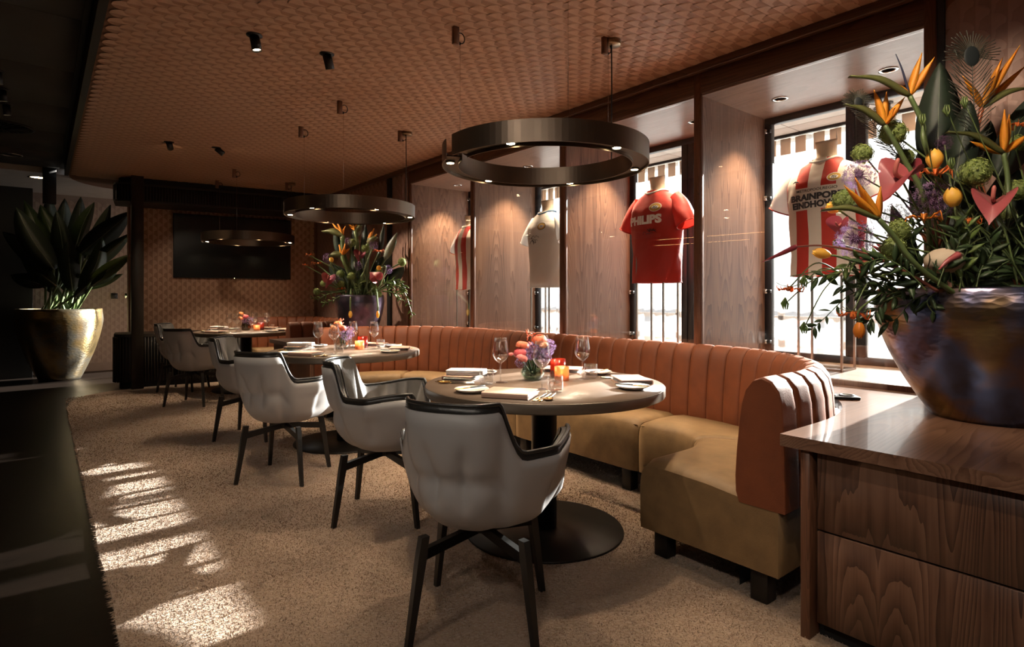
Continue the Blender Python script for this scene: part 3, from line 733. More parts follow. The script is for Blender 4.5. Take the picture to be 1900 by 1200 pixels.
# the second banquette in the far corner under the television
pts3 = []
def path_corner():
    out = []; y0, x0, xb = 7.12, 2.30, 3.315; cx = xb - .7; r = .7; fx, fr_ = xb - .55, .22; fy = y0 + .58
    for k in range(5): t = k / 5; out.append((Vector((lerp(x0, cx, t), y0, 0)), Vector((0, -1, 0)), Vector((lerp(x0, fx - fr_, t), fy, 0))))
    for k in range(12):
        t = k / 12 * PI / 2; out.append((Vector((cx + r * math.sin(t), y0 + r - r * math.cos(t), 0)), Vector((math.sin(t), -math.cos(t), 0)), Vector((fx - fr_ + fr_ * math.sin(t), fy + fr_ - fr_ * math.cos(t), 0))))
    yb = 9.22
    for k in range(8):
        t = k / 8; out.append((Vector((xb, lerp(y0 + r, yb - .5, t), 0)), Vector((1, 0, 0)), Vector((fx, lerp(fy + fr_, yb - .75, t), 0))))
    for k in range(10):
        t = k / 10 * PI / 2; out.append((Vector((xb - .5 + .5 * math.cos(t), yb - .5 + .5 * math.sin(t), 0)), Vector((math.cos(t), math.sin(t), 0)), Vector((fx - .2 + .2 * math.cos(t), yb - .75 + .2 * math.sin(t), 0))))
    for k in range(6):
        t = k / 5; out.append((Vector((lerp(xb - .5, 2.38, t), yb + .06 * t, 0)), Vector((0.05, 1, 0)), Vector((lerp(fx - .2, 2.38, t), yb - .55 + .06 * t, 0))))
    return out
U2 = Path(path_corner())
bq2 = empty('banquette', (0, 0, 0), 0, 'smaller rust channelled banquette wrapping the far corner table below the television', 'banquette')
banquette(bq2, U2, 24, [0, .8, 1.7, 2.6, U2.len], [(.08, .12), (.08, .9), (.8, .12), (1.7, .12), (2.6, .12), (U2.len - .08, .12)])

# ================================================================== sideboards
def sideboard_top(y_from, y_to, curve_y0, up):
    """worktop outline: straight front, its side follows the banquette back"""
    pts = [(2.045, y_from)]
    cx, cy = 3.315 - RB, 1.135 + RB if up else 5.665 - RB
    R_ = RB + .115; arc = []
    for k in range(15):
        t = k / 14 * math.radians(62)
        arc.append((cx + R_ * math.sin(t), cy - R_ * math.cos(t)) if up else (cx + R_ * math.sin(t), cy + R_ * math.cos(t)))
    pts += [(2.045, arc[0][1])] + arc
    xe, ye = arc[-1]
    return pts + [(XW - .025, ye), (XW - .025, y_from)]
sb = empty('sideboard', (2.06, .0, 0), 0, 'walnut sideboard with two long drawers carrying the big bronze vase', 'sideboard')
top1 = [(x - 2.06, y) for x, y in sideboard_top(-1.2, 0, 0, True)]
MB().prism(top1, ZT - .042, ZT).build('worktop', M['walnut_top'], sb)
MB().rbox(.004, 1.36, .925, .957, 0, ZT - .043, .002, 1).build('side_panel', M['walnut_post'], sb)
MB().box(.05, 1.36, -1.2, .92, .10, ZT - .045).build('carcass', M['plinth'], sb)
MB().rbox(.022, .04, -.30, .908, .40, ZT - .052, .002, 1).build('drawer', M['walnut_drawer'], sb)
MB().rbox(.022, .04, -.30, .908, .078, .394, .002, 1).build('drawer', M['walnut_drawer'], sb)
MB().rbox(.022, .04, -1.2, -.306, .40, ZT - .052, .002, 1).build('drawer', M['walnut_drawer'], sb)
MB().rbox(.022, .04, -1.2, -.306, .078, .394, .002, 1).build('drawer', M['walnut_drawer'], sb)
MB().box(.07, 1.3, -1.2, .92, 0, .10).build('plinth', M['plinth'], sb)
sb2 = empty('sideboard', (2.06, 6.4, 0), 0, 'low walnut sideboard between the two banquettes carrying the far vase', 'sideboard')
t2 = sideboard_top(6.98, 0, 0, False)
MB().prism([(x - 2.06, y - 6.4) for x, y in t2][::-1], ZT - .042, ZT).build('worktop', M['walnut_top'], sb2)
MB().box(.03, 1.36, -.60, .56, .0, ZT - .045).build('carcass', M['walnut_drawer'], sb2)
# power socket block on the worktop
sk = empty('socket_block', (2.98, 1.205, ZT), math.radians(-52), 'flat dark socket block with two round outlets lying behind the banquette end', 'socket')
MB().rbox(-.085, .085, -.05, .05, 0, .014, .003, 2).build('base', M['black_metal'], sk)
for x in (-.04, .04):
    o = MB().lathe([(.033, .0135), (.033, .0185), (.026, .0185), (.024, .0145), (0, .0145)], 28).build('outlet', M['steel_frame'], sk, (x, 0, 0))

# ================================================================== chairs
def chair_proto():
    root = empty('armchair', (0, 0, 0))
    N_, V_ = 160, 30
    def plan(t):                                # t in turns; 0 = straight back, front at .5
        a = 2 * PI * t; s, c = math.sin(a), -math.cos(a)
        e = 3.1; r = (abs(s) ** e + abs(c) ** e) ** (-1 / e)
        return s * r, c * r
    def rim(t):
        x, y = plan(t); k = min(t, 1 - t) * 2     # 0 back .. 1 front
        z = lerp(.812, .640, smooth((k - .275) / .085))
        z = lerp(z, .668, smooth((k - .38) / .28))
        z = lerp(z, .425, smooth((k - .70) / .07))
        hw = lerp(.202, .318, smooth((k - .29) / .17)); hd = .285
        yy = y * (hd if y > 0 else lerp(.285, .27, k)); yb = -.045 if k < .33 else lerp(-.045, 0, smooth((k - .33) / .1))
        return x * hw, yy + yb, z
    def surf(t, v, off=0.0, lift=0.0):
        x, y, z = rim(t); z += lift
        k = min(t, 1 - t) * 2
        th = v * PI / 2; rho = math.sin(th) ** .46; zeta = 1 - math.cos(th) ** .74
        taper = lerp(.86, 1.0, zeta ** .8) if k < .7 else lerp(.86, 1.0, zeta)
        p = Vector((x * rho * taper, y * rho * taper + .02 * (1 - rho), lerp(.365, z, zeta)))
        if off:
            ax = Vector((0, .02, max(.50, min(p.z, z)) + .02)); d = (ax - p); d.z *= .6; p = p + d.normalized() * off
        return p
    def shell(u, v):
        p = surf(u, v); t = u if u <= .5 else u - 1
        k = abs(t) * 2; g = 0.0
        def groove(d, wd): return math.exp(-(abs(d) / wd) ** 1.3)
        band = smooth((v - .48) / .2) * (1 - smooth((v - .84) / .09))
        for c in (-.058, .058): g += groove(t - c - .010 * math.sin(v * 7) * (1 if c > 0 else -1), .022) * band
        for c in (-.235, .235): g += .8 * groove(t - c, .03) * band
        if k < .36: g += groove(v - .72, .055) * .9 * smooth((.36 - k) / .1)
        n = Vector((p.x, p.y, 0)); n.normalize()
        return p - n * .026 * g
    s = MB().grid(shell, N_, V_, closeu=True)
    def inshell(u, v):
        p = shell(u, v); d = Vector((0, .02, p.z + .03)) - p
        return p + d.normalized() * .007
    s.grid(inshell, N_, V_, closeu=True, flip=True)
    n0, n1 = (V_ - 1) * N_, N_ * V_ + (V_ - 1) * N_
    for i in range(N_): j = (i + 1) % N_; s.f.append((n0 + i, n0 + j, n1 + j, n1 + i)); s.m.append(0); s.sm.append(True)
    s.build('shell', M['shell'], root)
    # quilted inner cushion, its piped rim standing above the shell
    NC = 240
    def inner(u, v):
        t = u if u <= .5 else u - 1
        ch = abs(math.sin(PI * (t * 2 / .115 + .5))) ** .5 if abs(t) < .30 else abs(math.sin(PI * (abs(t) - .3) / .1))**.5
        puff = .026 + .034 * ch * math.sin(PI * min(1, .12 + v * .88)) if abs(t) < .38 else .022
        return surf(u, .60 + .40 * v, puff + .016, .018)
    def outer(u, v): return surf(u, .955 + .045 * v, .006, .022)
    c = MB().grid(inner, NC, 16, closeu=True, flip=True)
    c.build('cushion', M['cushion'], root)
    r = MB().grid(outer, N_, 5, closeu=True)
    a0, b0 = 4 * N_, None
    base = len(r.v); r.v += [tuple(surf(i / N_, 1.0, .036, .018)) for i in range(N_)]
    for i in range(N_): j = (i + 1) % N_; r.f.append((a0 + i, a0 + j, base + j, base + i)); r.m.append(0); r.sm.append(True)
    r.tube([surf(i / N_, 1.0, .010, .026) for i in range(N_)], .0075, 6, closed=True)
    r.build('piped_rim', M['leather'], root)
    pad = MB(); pad.grid(lambda u, v: (plan(u)[0] * .165 * min(1, 1.18 * math.sin(PI / 2 * min(1, (1 - abs(2 * v - 1)) * 1.25))), .035 + plan(u)[1] * .200 * min(1, 1.18 * math.sin(PI / 2 * min(1, (1 - abs(2 * v - 1)) * 1.25))), .425 + .055 * v), 40, 13, closeu=True)
    pad.build('seat_pad', M['leather'], root)
    MB().lathe([(.02, .315), (.03, .325), (.03, .36), (.09, .364), (.09, .372), (0, .372)], 20).build('hub', M['leg'], root)
    for sx in (-1, 1):
        for sy in (-1, 1):
            top = Vector((sx * .172, sy * .172, .362)); foot = Vector((sx * .215, sy * .215, 0.0))
            d = Matrix.Rotation(math.atan2(sy, sx), 4, 'Z')
            def ring(p, a, b): return [p + d @ Vector((i * a, j * b, 0)) for i, j in ((-1, -1), (1, -1), (1, 1), (-1, 1))]
            lg = MB().add(ring(foot, .011, .010) + ring(foot.lerp(top, .8), .017, .013) + ring(top, .015, .013), [(3, 2, 1, 0), (8, 9, 10, 11)] + [(a * 4 + k, a * 4 + (k + 1) % 4, a * 4 + 4 + (k + 1) % 4, a * 4 + 4 + k) for a in (0, 1) for k in range(4)], 0, False)
            lg.build('leg', M['leg'], root)
            e = foot.lerp(top, .84)
            MB().add(ring(Vector((sx * .012, sy * .012, .318)), .004, .012) + ring(Vector((sx * .012, sy * .012, .350)), .004, .012) + ring(e - Vector((0, 0, .022)), .004, .012) + ring(e + Vector((0, 0, .014)), .004, .012), [(0, 3, 2, 1)] if 0 else
                     [(0, 1, 9, 8), (1, 2, 10, 9), (2, 3, 11, 10), (3, 0, 8, 11), (4, 5, 13, 12), (5, 6, 14, 13), (6, 7, 15, 14), (7, 4, 12, 15), (0, 1, 5, 4), (2, 3, 7, 6), (8, 9, 13, 12), (10, 11, 15, 14), (1, 2, 6, 5), (9, 10, 14, 13), (0, 4, 12, 8), (1, 5, 13, 9), (2, 6, 14, 10), (3, 7, 15, 11)], 0, False).build('spider_arm', M['leg'], root)
    return root
T1, T2, T3 = (2.0, 2.22), (1.94, 4.58), (2.05, 7.95)
proto = chair_proto()
CH = [((1.268, 1.755), (.70, .714), 'armchair nearest the camera, its quilted grey shell seen from behind'),
      ((1.47, 2.93), (.77, -.64), 'armchair at the near table showing its pleated leather backrest from the side'),
      ((1.26, 3.96), (.69, .72), 'armchair seen from behind at the middle table, grey shell fully in view'),
      ((1.40, 5.26), (.77, -.64), 'armchair at the middle table half hidden, leather backrest turned to us'),
      ((1.33, 7.26), (.62, .78), 'armchair seen from behind at the far table in shadow'),
      ((1.42, 8.42), (.80, -.60), 'farthest armchair at the far table beside the slatted cabinet')]
for i, (p, f, lab) in enumerate(CH):
    c = proto if i == 0 else copy_tree(proto)
    c.location = (p[0], p[1], .016); c.rotation_euler = (0, 0, math.atan2(f[1], f[0]) - PI / 2)
    tag(c, lab, 'armchair', 'grey shell armchairs around the tables')
    for ch in c.children:                       # the seat swivels on its hub
        if ch.name.split('.')[0] in ('shell', 'cushion', 'piped_rim', 'seat_pad'): ch.rotation_euler = (0, 0, math.radians(-15 if i % 2 == 0 else 3))

# ================================================================== tables
def table_proto():
    r = empty('round_table', (0, 0, 0))
    MB().lathe([(0, .7445), (.596, .7445), (.596, .7455), (0, .7455)], 96).build('table_top', M['table_top'], r)
    MB().lathe([(0, .697), (.592, .697), (.598, .700), (.600, .704), (.600, .741), (.5975, .7445), (.3, .7445), (0, .7445)], 96).build('edge_band', M['table_edge'], r)
    MB().lathe([(.0, .02), (.065, .02), (.065, .69), (.16, .692), (.16, .697), (0, .697)], 32).build('column', M['pedestal'], r)
    MB().lathe([(0, 0), (.398, 0), (.402, .004), (.398, .012), (.06, .018), (0, .018)], 72).build('base_disc', M['disc'], r)
    return r
tp = table_proto()
for i, (t, lab) in enumerate(((T1, 'near round table with brown top and black pedestal'), (T2, 'middle round table with brown top, second from the camera'), (T3, 'far round table below the television'))):
    o = tp if i == 0 else copy_tree(tp)
    o.location = (t[0], t[1], .016); tag(o, lab, 'table', 'round dining tables')
ZTB = .7455 + .016
TN = ['near table', 'middle table', 'far table']
def solid(prof_out, wall, n=28):
    """open vessel profile: out and back in with a wall"""
    return prof_out + [(max(0, r - wall), z) for r, z in prof_out[::-1]]
def wine_proto():
    r = empty('wine_glass')
    MB().lathe([(0.005, .098), (.014, .103), (.030, .118), (.041, .138), (.0425, .150), (.039, .175), (.034, .205), (.031, .228)] + [(.0302, .228), (.0332, .205), (.038, .175), (.0415, .150), (.040, .139), (.029, .120), (.013, .106), (0, .104)], 32).build('bowl', M['crystal'], r)
    MB().lathe([(.008, .004), (.0045, .012), (.0036, .03), (.0036, .08), (.006, .1)], 12).build('stem', M['crystal'], r)
    MB().lathe([(0, 0), (.037, 0), (.038, .0015), (.02, .004), (.006, .007), (0, .007)], 32).build('foot', M['crystal'], r)
    return r
def tumbler_proto():
    r = empty('water_tumbler')
    MB().lathe([(0, 0), (.029, 0), (.033, .006), (.036, .03), (.0365, .05), (.034, .078), (.0325, .078), (.035, .05), (.0345, .03), (.031, .010), (0, .008)], 32).build('body', M['crystal'], r)
    MB().lathe([(0, .0082), (.030, .0102), (.030, .0108), (0, .0088)], 24).build('base', M['crystal'], r)
    return r
def plate_proto():
    r = empty('side_plate')
    MB().lathe([(0, .002), (.045, .002), (.047, 0), (.05, .002), (.07, .010), (.079, .0165), (.078, .0178), (.066, .013), (.045, .0075), (0, .007)], 48).build('dish', M['white'], r)
    MB().lathe([(.0785, .0165), (.0795, .0172), (.0785, .0180), (.0775, .0174)], 48).build('rim', M['white'], r)
    k = MB(); k.add([(-.01, -.06, .017), (.002, -.06, .017), (.002, .03, .020), (-.012, .03, .020), (-.01, -.06, .019), (.002, -.06, .019), (.002, .03, .022), (-.012, .03, .022)], [(0, 3, 2, 1), (4, 5, 6, 7), (0, 1, 5, 4), (1, 2, 6, 5), (2, 3, 7, 6), (3, 0, 4, 7)], 0, False)
    return r
def butter_knife_proto():
    r = empty('butter_knife')
    MB().rbox(-.006, .006, -.08, .0, .0, .003, .0012, 1).build('blade', M['gold'], r)
    MB().rbox(-.005, .005, .0, .09, .0, .005, .002, 1).build('handle', M['steel_frame'], r)
    return r
def menu_proto():
    r = empty('menu_folder')
    w2, d2, h = .105, .080, .026
    # leather cover folded round the pages, spine towards the diner
    cv = MB(); t = .004
    prof = [(d2, 0), (-d2 + .008, 0), (-d2 + .001, .004), (-d2, .012), (-d2, h - .01), (-d2 + .002, h - .003), (-d2 + .008, h), (d2, h)]
    def off(pr):
        return [(d2, t), (-d2 + .009, t), (-d2 + .005, .006), (-d2 + .004, .012), (-d2 + .004, h - .01), (-d2 + .006, h - .006), (-d2 + .010, h - t), (d2, h - t)]
    a = [(-w2, y, z) for y, z in prof] + [(-w2, y, z) for y, z in off(prof)[::-1]]; n = len(a)
    b = [(w2, y, z) for _, y, z in a]
    cv.add(a + b, [tuple(range(n))[::-1], tuple(range(n, 2 * n))] + [(i, (i + 1) % n, n + (i + 1) % n, n + i) for i in range(n)], 0, False)
    cv.build('cover', M['menu'], r)
    for k, z in enumerate((.007, .012, .017)):
        MB().grid(lambda u, v, z=z, k=k: (lerp(-w2 + .004, w2 + .004 + .002 * k, u), lerp(-d2 + .01, d2 - .004, v), z + .002 * math.sin(u * PI) * (k - 1)), 8, 2).build('page', M['paper'], r)
    return r
def cutlery_proto(kind):
    r = empty(kind)
    MB().tube([(0, -.105, .004), (0, -.06, .004), (0, .02, .003)], [.0035, .0042, .003], 8).build('handle', M['silver'], r)
    m = MB()
    if kind == 'spoon': m.grid(lambda u, v: ((v * .019) * math.cos(2 * PI * u), .055 + v * .032 * math.sin(2 * PI * u), .002 + .006 * v * v), 24, 6, closeu=True); m.tube([(0, .018, .003), (0, .027, .006)], [.003, .004], 6)
    elif kind == 'fork':
        m.rbox(-.009, .009, .03, .05, .003, .006, .001, 1); m.tube([(0, .018, .003), (0, .032, .004)], [.003, .004], 6)
        for x in (-.0075, -.0025, .0025, .0075): m.rbox(x - .0014, x + .0014, .05, .09, .003, .006, .0006, 1)
    else: m.blade([(0, .015, .004), (.001, .05, .004), (.003, .085, .004), (.004, .105, .004)], [.010, .017, .016, .003], .003, (0, 0, 1))
    m.build('head', M['gold'], r); return r
def napkin_proto():
    r = empty('folded_napkin')
    for k in range(3):
        MB().rbox(-.052 + .004 * k, .052 + .004 * k, -.10, .10, .001 + k * .009, .009 + k * .009, .003, 2).build('fold', M['paper'], r)
    return r
def votive_proto(name, rad, h, mat):
    r = empty(name)
    MB().lathe([(0, 0), (rad * .96, 0), (rad, .004), (rad, h), (rad - .004, h), (rad - .004, .014), (0, .014)], 32).build('glass_cup', M[mat], r)
    MB().lathe([(0, .0145), (rad - .008, .0145), (rad - .008, h * .42), (0, h * .42)], 24).build('candle', M['wax'], r)
    MB().ball((0, 0, h * .42 + .012), .004, .004, .011, 10, 8).build('flame', M['flame'], r)
    ld = bpy.data.lights.new('candle_light', 'POINT'); ld.energy = .10; ld.color = (1, .5, .2); ld.shadow_soft_size = .008
    o = bpy.data.objects.new('candle_light', ld); col.objects.link(o); o.parent = r; o.location = (0, 0, h * .42 + .03)
    return r
def jar_proto(mat):
    r = empty('glass_jar')
    o = [(.0, 0), (.040, 0), (.048, .006), (.064, .034), (.065, .040), (.052, .075), (.046, .100), (.047, .108)]
    MB().lathe(o + [(.044, .108), (.043, .100), (.049, .075), (.061, .040), (.045, .010), (0, .008)], 14).build('body', M[mat], r)
    MB().lathe([(0, .009), (.045, .011), (.060, .036), (.056, .052), (0, .052)], 14).build('water', M[mat], r)
    return r
PRO = {}
def inst(key, make, loc, rz, label, cat, group):
    if key not in PRO: PRO[key] = make(); o = PRO[key]
    else: o = copy_tree(PRO[key])
    o.location = loc; o.rotation_euler = (0, 0, rz); tag(o, label, cat, group); return o
SEAT = [(211, 'by the chair with its back to us'), (126, 'by the chair turned sideways'), (-36, 'on the near banquette side'), (36, 'on the far banquette side')]
for ti, (tx, ty) in enumerate((T1, T2, T3)):
    tn_ = TN[ti]
    for si, (ang, where) in enumerate(SEAT):
        a = math.radians(ang); er = Vector((math.cos(a), math.sin(a), 0)); rt = Vector((-er.y, er.x, 0))   # rt = diner's right hand
        def pos(r, t): q = er * r + rt * t; return (tx + q.x, ty + q.y, ZTB)
        yaw = a + PI / 2
        jit = RND.uniform(-.06, .06)
        inst('menu', menu_proto, pos(.445, -.02), yaw + jit + PI * 0, 'pale leather menu folder on the %s %s' % (tn_, where), 'menu', 'menu folders')
        inst('plate', plate_proto, pos(.40, -.225), yaw, 'white side plate on the %s %s' % (tn_, where), 'plate', 'side plates')
        b = pos(.40, -.235); inst('bk', butter_knife_proto, (b[0], b[1], ZTB + .0185), yaw - .5, 'butter knife on the %s side plate %s' % (tn_, where), 'knife', 'butter knives')
        for k, (kind, t) in enumerate((('fork', .118), ('knife', .140), ('spoon', .162))):
            inst(kind, lambda kind=kind: cutlery_proto(kind), pos(.445 - .01 * k, t), yaw + PI + .04 * k + jit, 'gold and silver %s on the %s %s' % (kind, tn_, where), kind, 'gold cutlery')
        inst('wine', wine_proto, pos(.215, .055 + (.05 if si == 2 else 0)), 0, 'tall wine glass on the %s %s' % (tn_, where), 'wine glass', 'wine glasses')
        inst('tumbler', tumbler_proto, pos(.265, .135), 0, 'short water tumbler on the %s %s' % (tn_, where), 'tumbler', 'water tumblers')
        if si == 1: inst('napkin', napkin_proto, tuple(Vector(pos(.42, -.01)) + Vector((0, 0, .027))), yaw + .1, 'white napkin tucked by the menu on the %s beside the sideways chair' % tn_, 'napkin', 'white napkins')
    inst('jar%d' % ti, lambda: jar_proto(['jar_green', 'jar_clear', 'jar_dark'][ti]), (tx + .02, ty + .11, ZTB), .3, '%s glass jar holding the small bouquet on the %s' % (['smoky green', 'clear', 'dark brown'][ti], tn_), 'vase', 'bouquet jars')
    inst('vr', lambda: votive_proto('candle_holder', .042, .098, 'votive_red'), (tx + .205, ty + .115, ZTB), 0, 'tall dark red glass candle holder on the %s' % tn_, 'candle holder', 'glass candle holders')
    inst('vo', lambda: votive_proto('candle_holder', .038, .072, 'votive_orange'), (tx + .125, ty + .0, ZTB), 0, 'short glowing orange glass candle holder on the %s' % tn_, 'candle holder', 'glass candle holders')

# ================================================================== ring pendants and ceiling lamps
def ring_proto():
    r = empty('ring_pendant', (0, 0, 0)); R0, R1, z0, z1 = .468, .556, 0.0, .105
    g0, g1 = math.radians(172), math.radians(172 - 9 + 360)
    n = 110
    def band(rad, t, name, mat):
        mb = MB(); rows = []
        for i in range(n + 1):
            a = lerp(g0, g1, i / n); rows.append([(math.cos(a) * (rad + q), math.sin(a) * (rad + q), z) for q, z in ((0, z0), (t, z0), (t, z1), (0, z1))])
        for i in range(n + 1): mb.v += rows[i]
        for i in range(n):
            for k in range(4):
                l = (k + 1) % 4; mb.f.append((i * 4 + k, i * 4 + l, i * 4 + 4 + l, i * 4 + 4 + k)); mb.m.append(0); mb.sm.append(False)
        mb.f += [(0, 3, 2, 1), (n * 4, n * 4 + 1, n * 4 + 2, n * 4 + 3)]; mb.m += [0, 0]; mb.sm += [False] * 2
        o = mb.build(name, M[mat], r); o.data.polygons.foreach_set('use_smooth', [False] * len(o.data.polygons)); return o
    band(R1 - .004, .004, 'outer_band', 'bronze_ring'); band(R0, .004, 'inner_band', 'bronze_ring')
    mb = MB()
    for i in range(n):
        a, b = lerp(g0, g1, i / n), lerp(g0, g1, (i + 1) / n)
        mb.add([(math.cos(q) * rr, math.sin(q) * rr, z) for z in (.018, .024) for q in (a, b) for rr in (R0 + .004, R1 - .004)], [(0, 1, 3, 2), (4, 6, 7, 5)], 0, False)
    mb.build('channel_plate', M['bronze_in'], r)
    for k in range(6):
        a = math.radians(30 + 60 * k); c = Vector((math.cos(a) * .512, math.sin(a) * .512, 0))
        l = MB().lathe([(0, .017), (.024, .017), (.026, .014), (.026, .008), (.020, .008), (.018, .010), (0, .010)], 24).build('lamp', M['bronze_in'], r, tuple(c))
        MB().lathe([(0, .0075), (.019, .0075), (.019, .0095), (0, .0095)], 20).build('diffuser', M['led'], l)
        spot('ring_beam', (c.x, c.y, .004), (0, 0, -1), 27, 105, (1, .79, .56), .018, .5, r)
    H_ = ZC - 1.90
    for k in range(3):
        a = math.radians(120 * k); c = (math.cos(a) * .512, math.sin(a) * .512)
        if k == 0:
            MB().tube([(c[0] + .03, c[1], H_ - .02), (c[0] + .033, c[1], H_ - .3), (c[0] + .03, c[1], H_ * .5), (c[0] + .03, c[1], .09)], .004, 8).build('cord', M['black_paint'], r)
            MB().lathe([(0, H_ - .034), (.05, H_ - .034), (.052, H_ - .03), (.052, H_ - .002), (0, H_ - .002)], 32, (c[0] + .035, c[1], 0)).build('canopy', M['canopy_bronze'], r)
        MB().tube([(c[0], c[1], .08), (c[0], c[1], H_ - .08)], .0011, 5).build('cable', M['silver'], r)
        b = MB().rbox(c[0] - .05, c[0] - .012, c[1] - .012, c[1] + .012, H_ - .105, H_ - .002, .002, 1).build('bracket', M['bracket'], r)
        MB().tube([(c[0] + .012 + .026 * math.cos(q), c[1] + .010, H_ - .055 + .030 * math.sin(q)) for q in [2 * PI * i / 16 for i in range(16)]], .0035, 6, closed=True).build('cable_coil', M['black_paint'], b)
        MB().rbox(c[0] - .012, c[0] + .004, c[1] - .004, c[1] + .004, H_ - .10, H_ - .086, .001, 1).build('grip', M['black_metal'], b)
    return r
rp = ring_proto()
for i, (x, y, lab) in enumerate(((2.14, 2.37, 'large bronze ring pendant lamp hanging over the near table'), (2.13, 4.90, 'bronze ring pendant lamp hanging over the middle table'), (2.12, 8.10, 'dim bronze ring pendant lamp in front of the television'))):
    o = rp if i == 0 else copy_tree(rp)
    o.location = (x, y, 1.90); tag(o, lab, 'pendant lamp', 'bronze ring pendants')
def spot_can(loc, dirv, label, group, watt=25, cone=42):
    r = empty('ceiling_spotlight', loc, 0, label, 'spotlight', group)
    MB().lathe([(0, 0), (.045, 0), (.045, -.008), (.0, -.010)], 28).build('mount', M['black_paint'], r)
    d = Vector(dirv).normalized(); q = d.to_track_quat('-Z', 'Y').to_matrix().to_4x4(); q.translation = Vector((0, 0, -.012))
    body = MB().lathe([(0, .0), (.028, .0), (.028, -.085), (.025, -.085), (.025, -.072), (0, -.072)], 24)
    body.v = [tuple(q @ Vector(v)) for v in body.v]; b = body.build('can', M['black_paint'], r)
    le = MB().lathe([(0, -.0735), (.024, -.0735), (.024, -.0755), (0, -.0755)], 20); le.v = [tuple(q @ Vector(v)) for v in le.v]; le.build('lens', M['led_small'], b)
    if watt: spot('spot_beam', tuple(Vector((0, 0, -.012)) + d * .09), d, watt, cone, (1, .80, .58), .02, .5, r)
G = 'black ceiling spotlights'
spot_can((.985, 3.65, ZC), (.15, -.1, -1), 'black ceiling spotlight nearest the dark passage, front row', G, 30)
spot_can((1.42, 3.64, ZC), (.35, .2, -1), 'black ceiling spotlight front row, right of its pair', G, 30)
spot_can((1.00, 6.70, ZC), (.9, 2.7, -1.65), 'black ceiling spotlight back row, left of its pair', G, 18)
spot_can((1.42, 6.65, ZC), (1.45, -.29, -1.2), 'black ceiling spotlight back row, right of its pair', G, 110)
spot_can((-.25, 5.72, 2.86), (.1, .1, -1), 'black spotlight on the dark passage ceiling, nearest of three', G, 0)
spot_can((-.24, 6.20, 2.86), (.1, .1, -1), 'black spotlight on the dark passage ceiling, middle of three', G, 0)
spot_can((-.23, 6.65, 2.86), (.1, .1, -1), 'black spotlight on the dark passage ceiling, farthest of three', G, 0)
spot_can((1.00, .62, ZC), (.55, .05, -1), 'black ceiling spotlight above the viewer, left of its pair', G, 26)
spot_can((1.42, .62, ZC), (1.0, .0, -.78), 'black ceiling spotlight above the viewer, right of its pair', G, 80, 62)
for i, y in enumerate((-1.6, -.2, 1.2)):
    d = empty('recessed_downlight', (-.9, y, 2.86), 0, 'round downlight in the passage ceiling, %s of three behind the viewer' % ['first', 'second', 'third'][i], 'downlight', 'passage downlights')
    MB().lathe([(.11, 0), (.11, -.006), (.085, -.008), (.08, .0), (.08, .002)], 32).build('ring', M['chrome'], d)
    MB().lathe([(0, -.002), (.078, -.002), (.078, 0), (0, 0)], 24).build('lamp', M['led_small'], d)
    spot('downlight_beam', (0, 0, -.02), (.35, .15, -1), 36, 150, (1, .88, .76), .08, .6, d)
for i, y in enumerate((1.62, 2.93, 4.26, 5.58)):
    r = spot_can((4.78, y - .02, 2.608), (-.3, 0, -1), 'black spotlight outside above the window of the %s niche' % ['near striped jersey', 'red jersey', 'white jersey', 'far striped jersey'][i], 'spotlights outside the windows', 14)
vt = empty('air_diffuser', (-.30, 7.55, 2.86), 0, 'round dark air diffuser in the passage ceiling', 'vent')
MB().lathe([(0, 0), (.26, 0), (.26, -.006), (.24, -.012), (.22, -.006), (.0, -.006)], 40).build('ring', M['black_metal'], vt)
for k in range(24):
    a = 2 * PI * k / 24; MB().rbox(.06, .21, -.008, .008, -.016, -.006, .002, 1, mtx=Matrix.Rotation(a, 4, 'Z')).build('vane', M['black_metal'], vt)
for x, y, lab in ((-.03, 10.1, 'lit round downlight in the far passage ceiling above the planter'), (-.27, 9.0, 'small round downlight in the dark passage ceiling')):
    zz = 2.80 if y > 9.7 else 2.86
    d = empty('recessed_downlight', (x, y, zz), 0, lab, 'downlight')
    MB().lathe([(.11, 0), (.11, -.006), (.085, -.008), (.08, .0), (.08, .002)], 32).build('ring', M['chrome'], d)
    MB().lathe([(0, -.002), (.078, -.002), (.078, 0), (0, 0)], 24).build('lamp', M['led_small'] if y > 9.7 else M['black_metal'], d)

# ================================================================== far end: television, column, slatted cabinet and pelmet
def wp(x, off=0.0): return Vector((x, TWY(x), 0)) + tn * off
TVR = math.radians(-7)
tv = empty('television', tuple(wp(2.277, .03) + Vector((0, 0, 1.47))), TVR, 'large black television on the patterned back wall', 'television')
MB().rbox(-.80, .80, -.03, .025, 0, .925, .006, 2).build('housing', M['black_paint'], tv)
MB().box(-.79, .79, -.032, -.0295, .012, .913).build('screen', M['tv'], tv)
MB().box(-.006, .0, -.033, -.029, .003, .008).build('standby_light', M['led_small'], tv)
clm = MB().rbox(.90, 1.035, 8.83, 8.93, .017, ZC - .003, .004, 1).build('column', M['dark_slat'])
tag(clm, 'slim dark square column standing before the slatted cabinet', 'column')
cab = empty('slatted_cabinet', (.72, 9.0, 0), TVR, 'low dark slatted cabinet with a rounded end below the television wall', 'cabinet')
end = [(.12 - .12 * math.sin(a), .42 + .30 * math.cos(a)) if 0 else (.16 - .16 * math.cos(a), .22 - .16 * math.sin(a) - .06) for a in [PI / 2 * k / 8 for k in range(9)]]
out = end + [(1.60, 0.0), (1.60, .62), (0, .62)]
MB().prism([(x * 1.0, y) for x, y in out], ZT - .04, ZT).build('cabinet_top', M['dark_slat'], cab)
MB().prism([(.03 + x * .98, .02 + y * .95) for x, y in out], .09, ZT - .04).build('carcass', M['plinth'], cab)
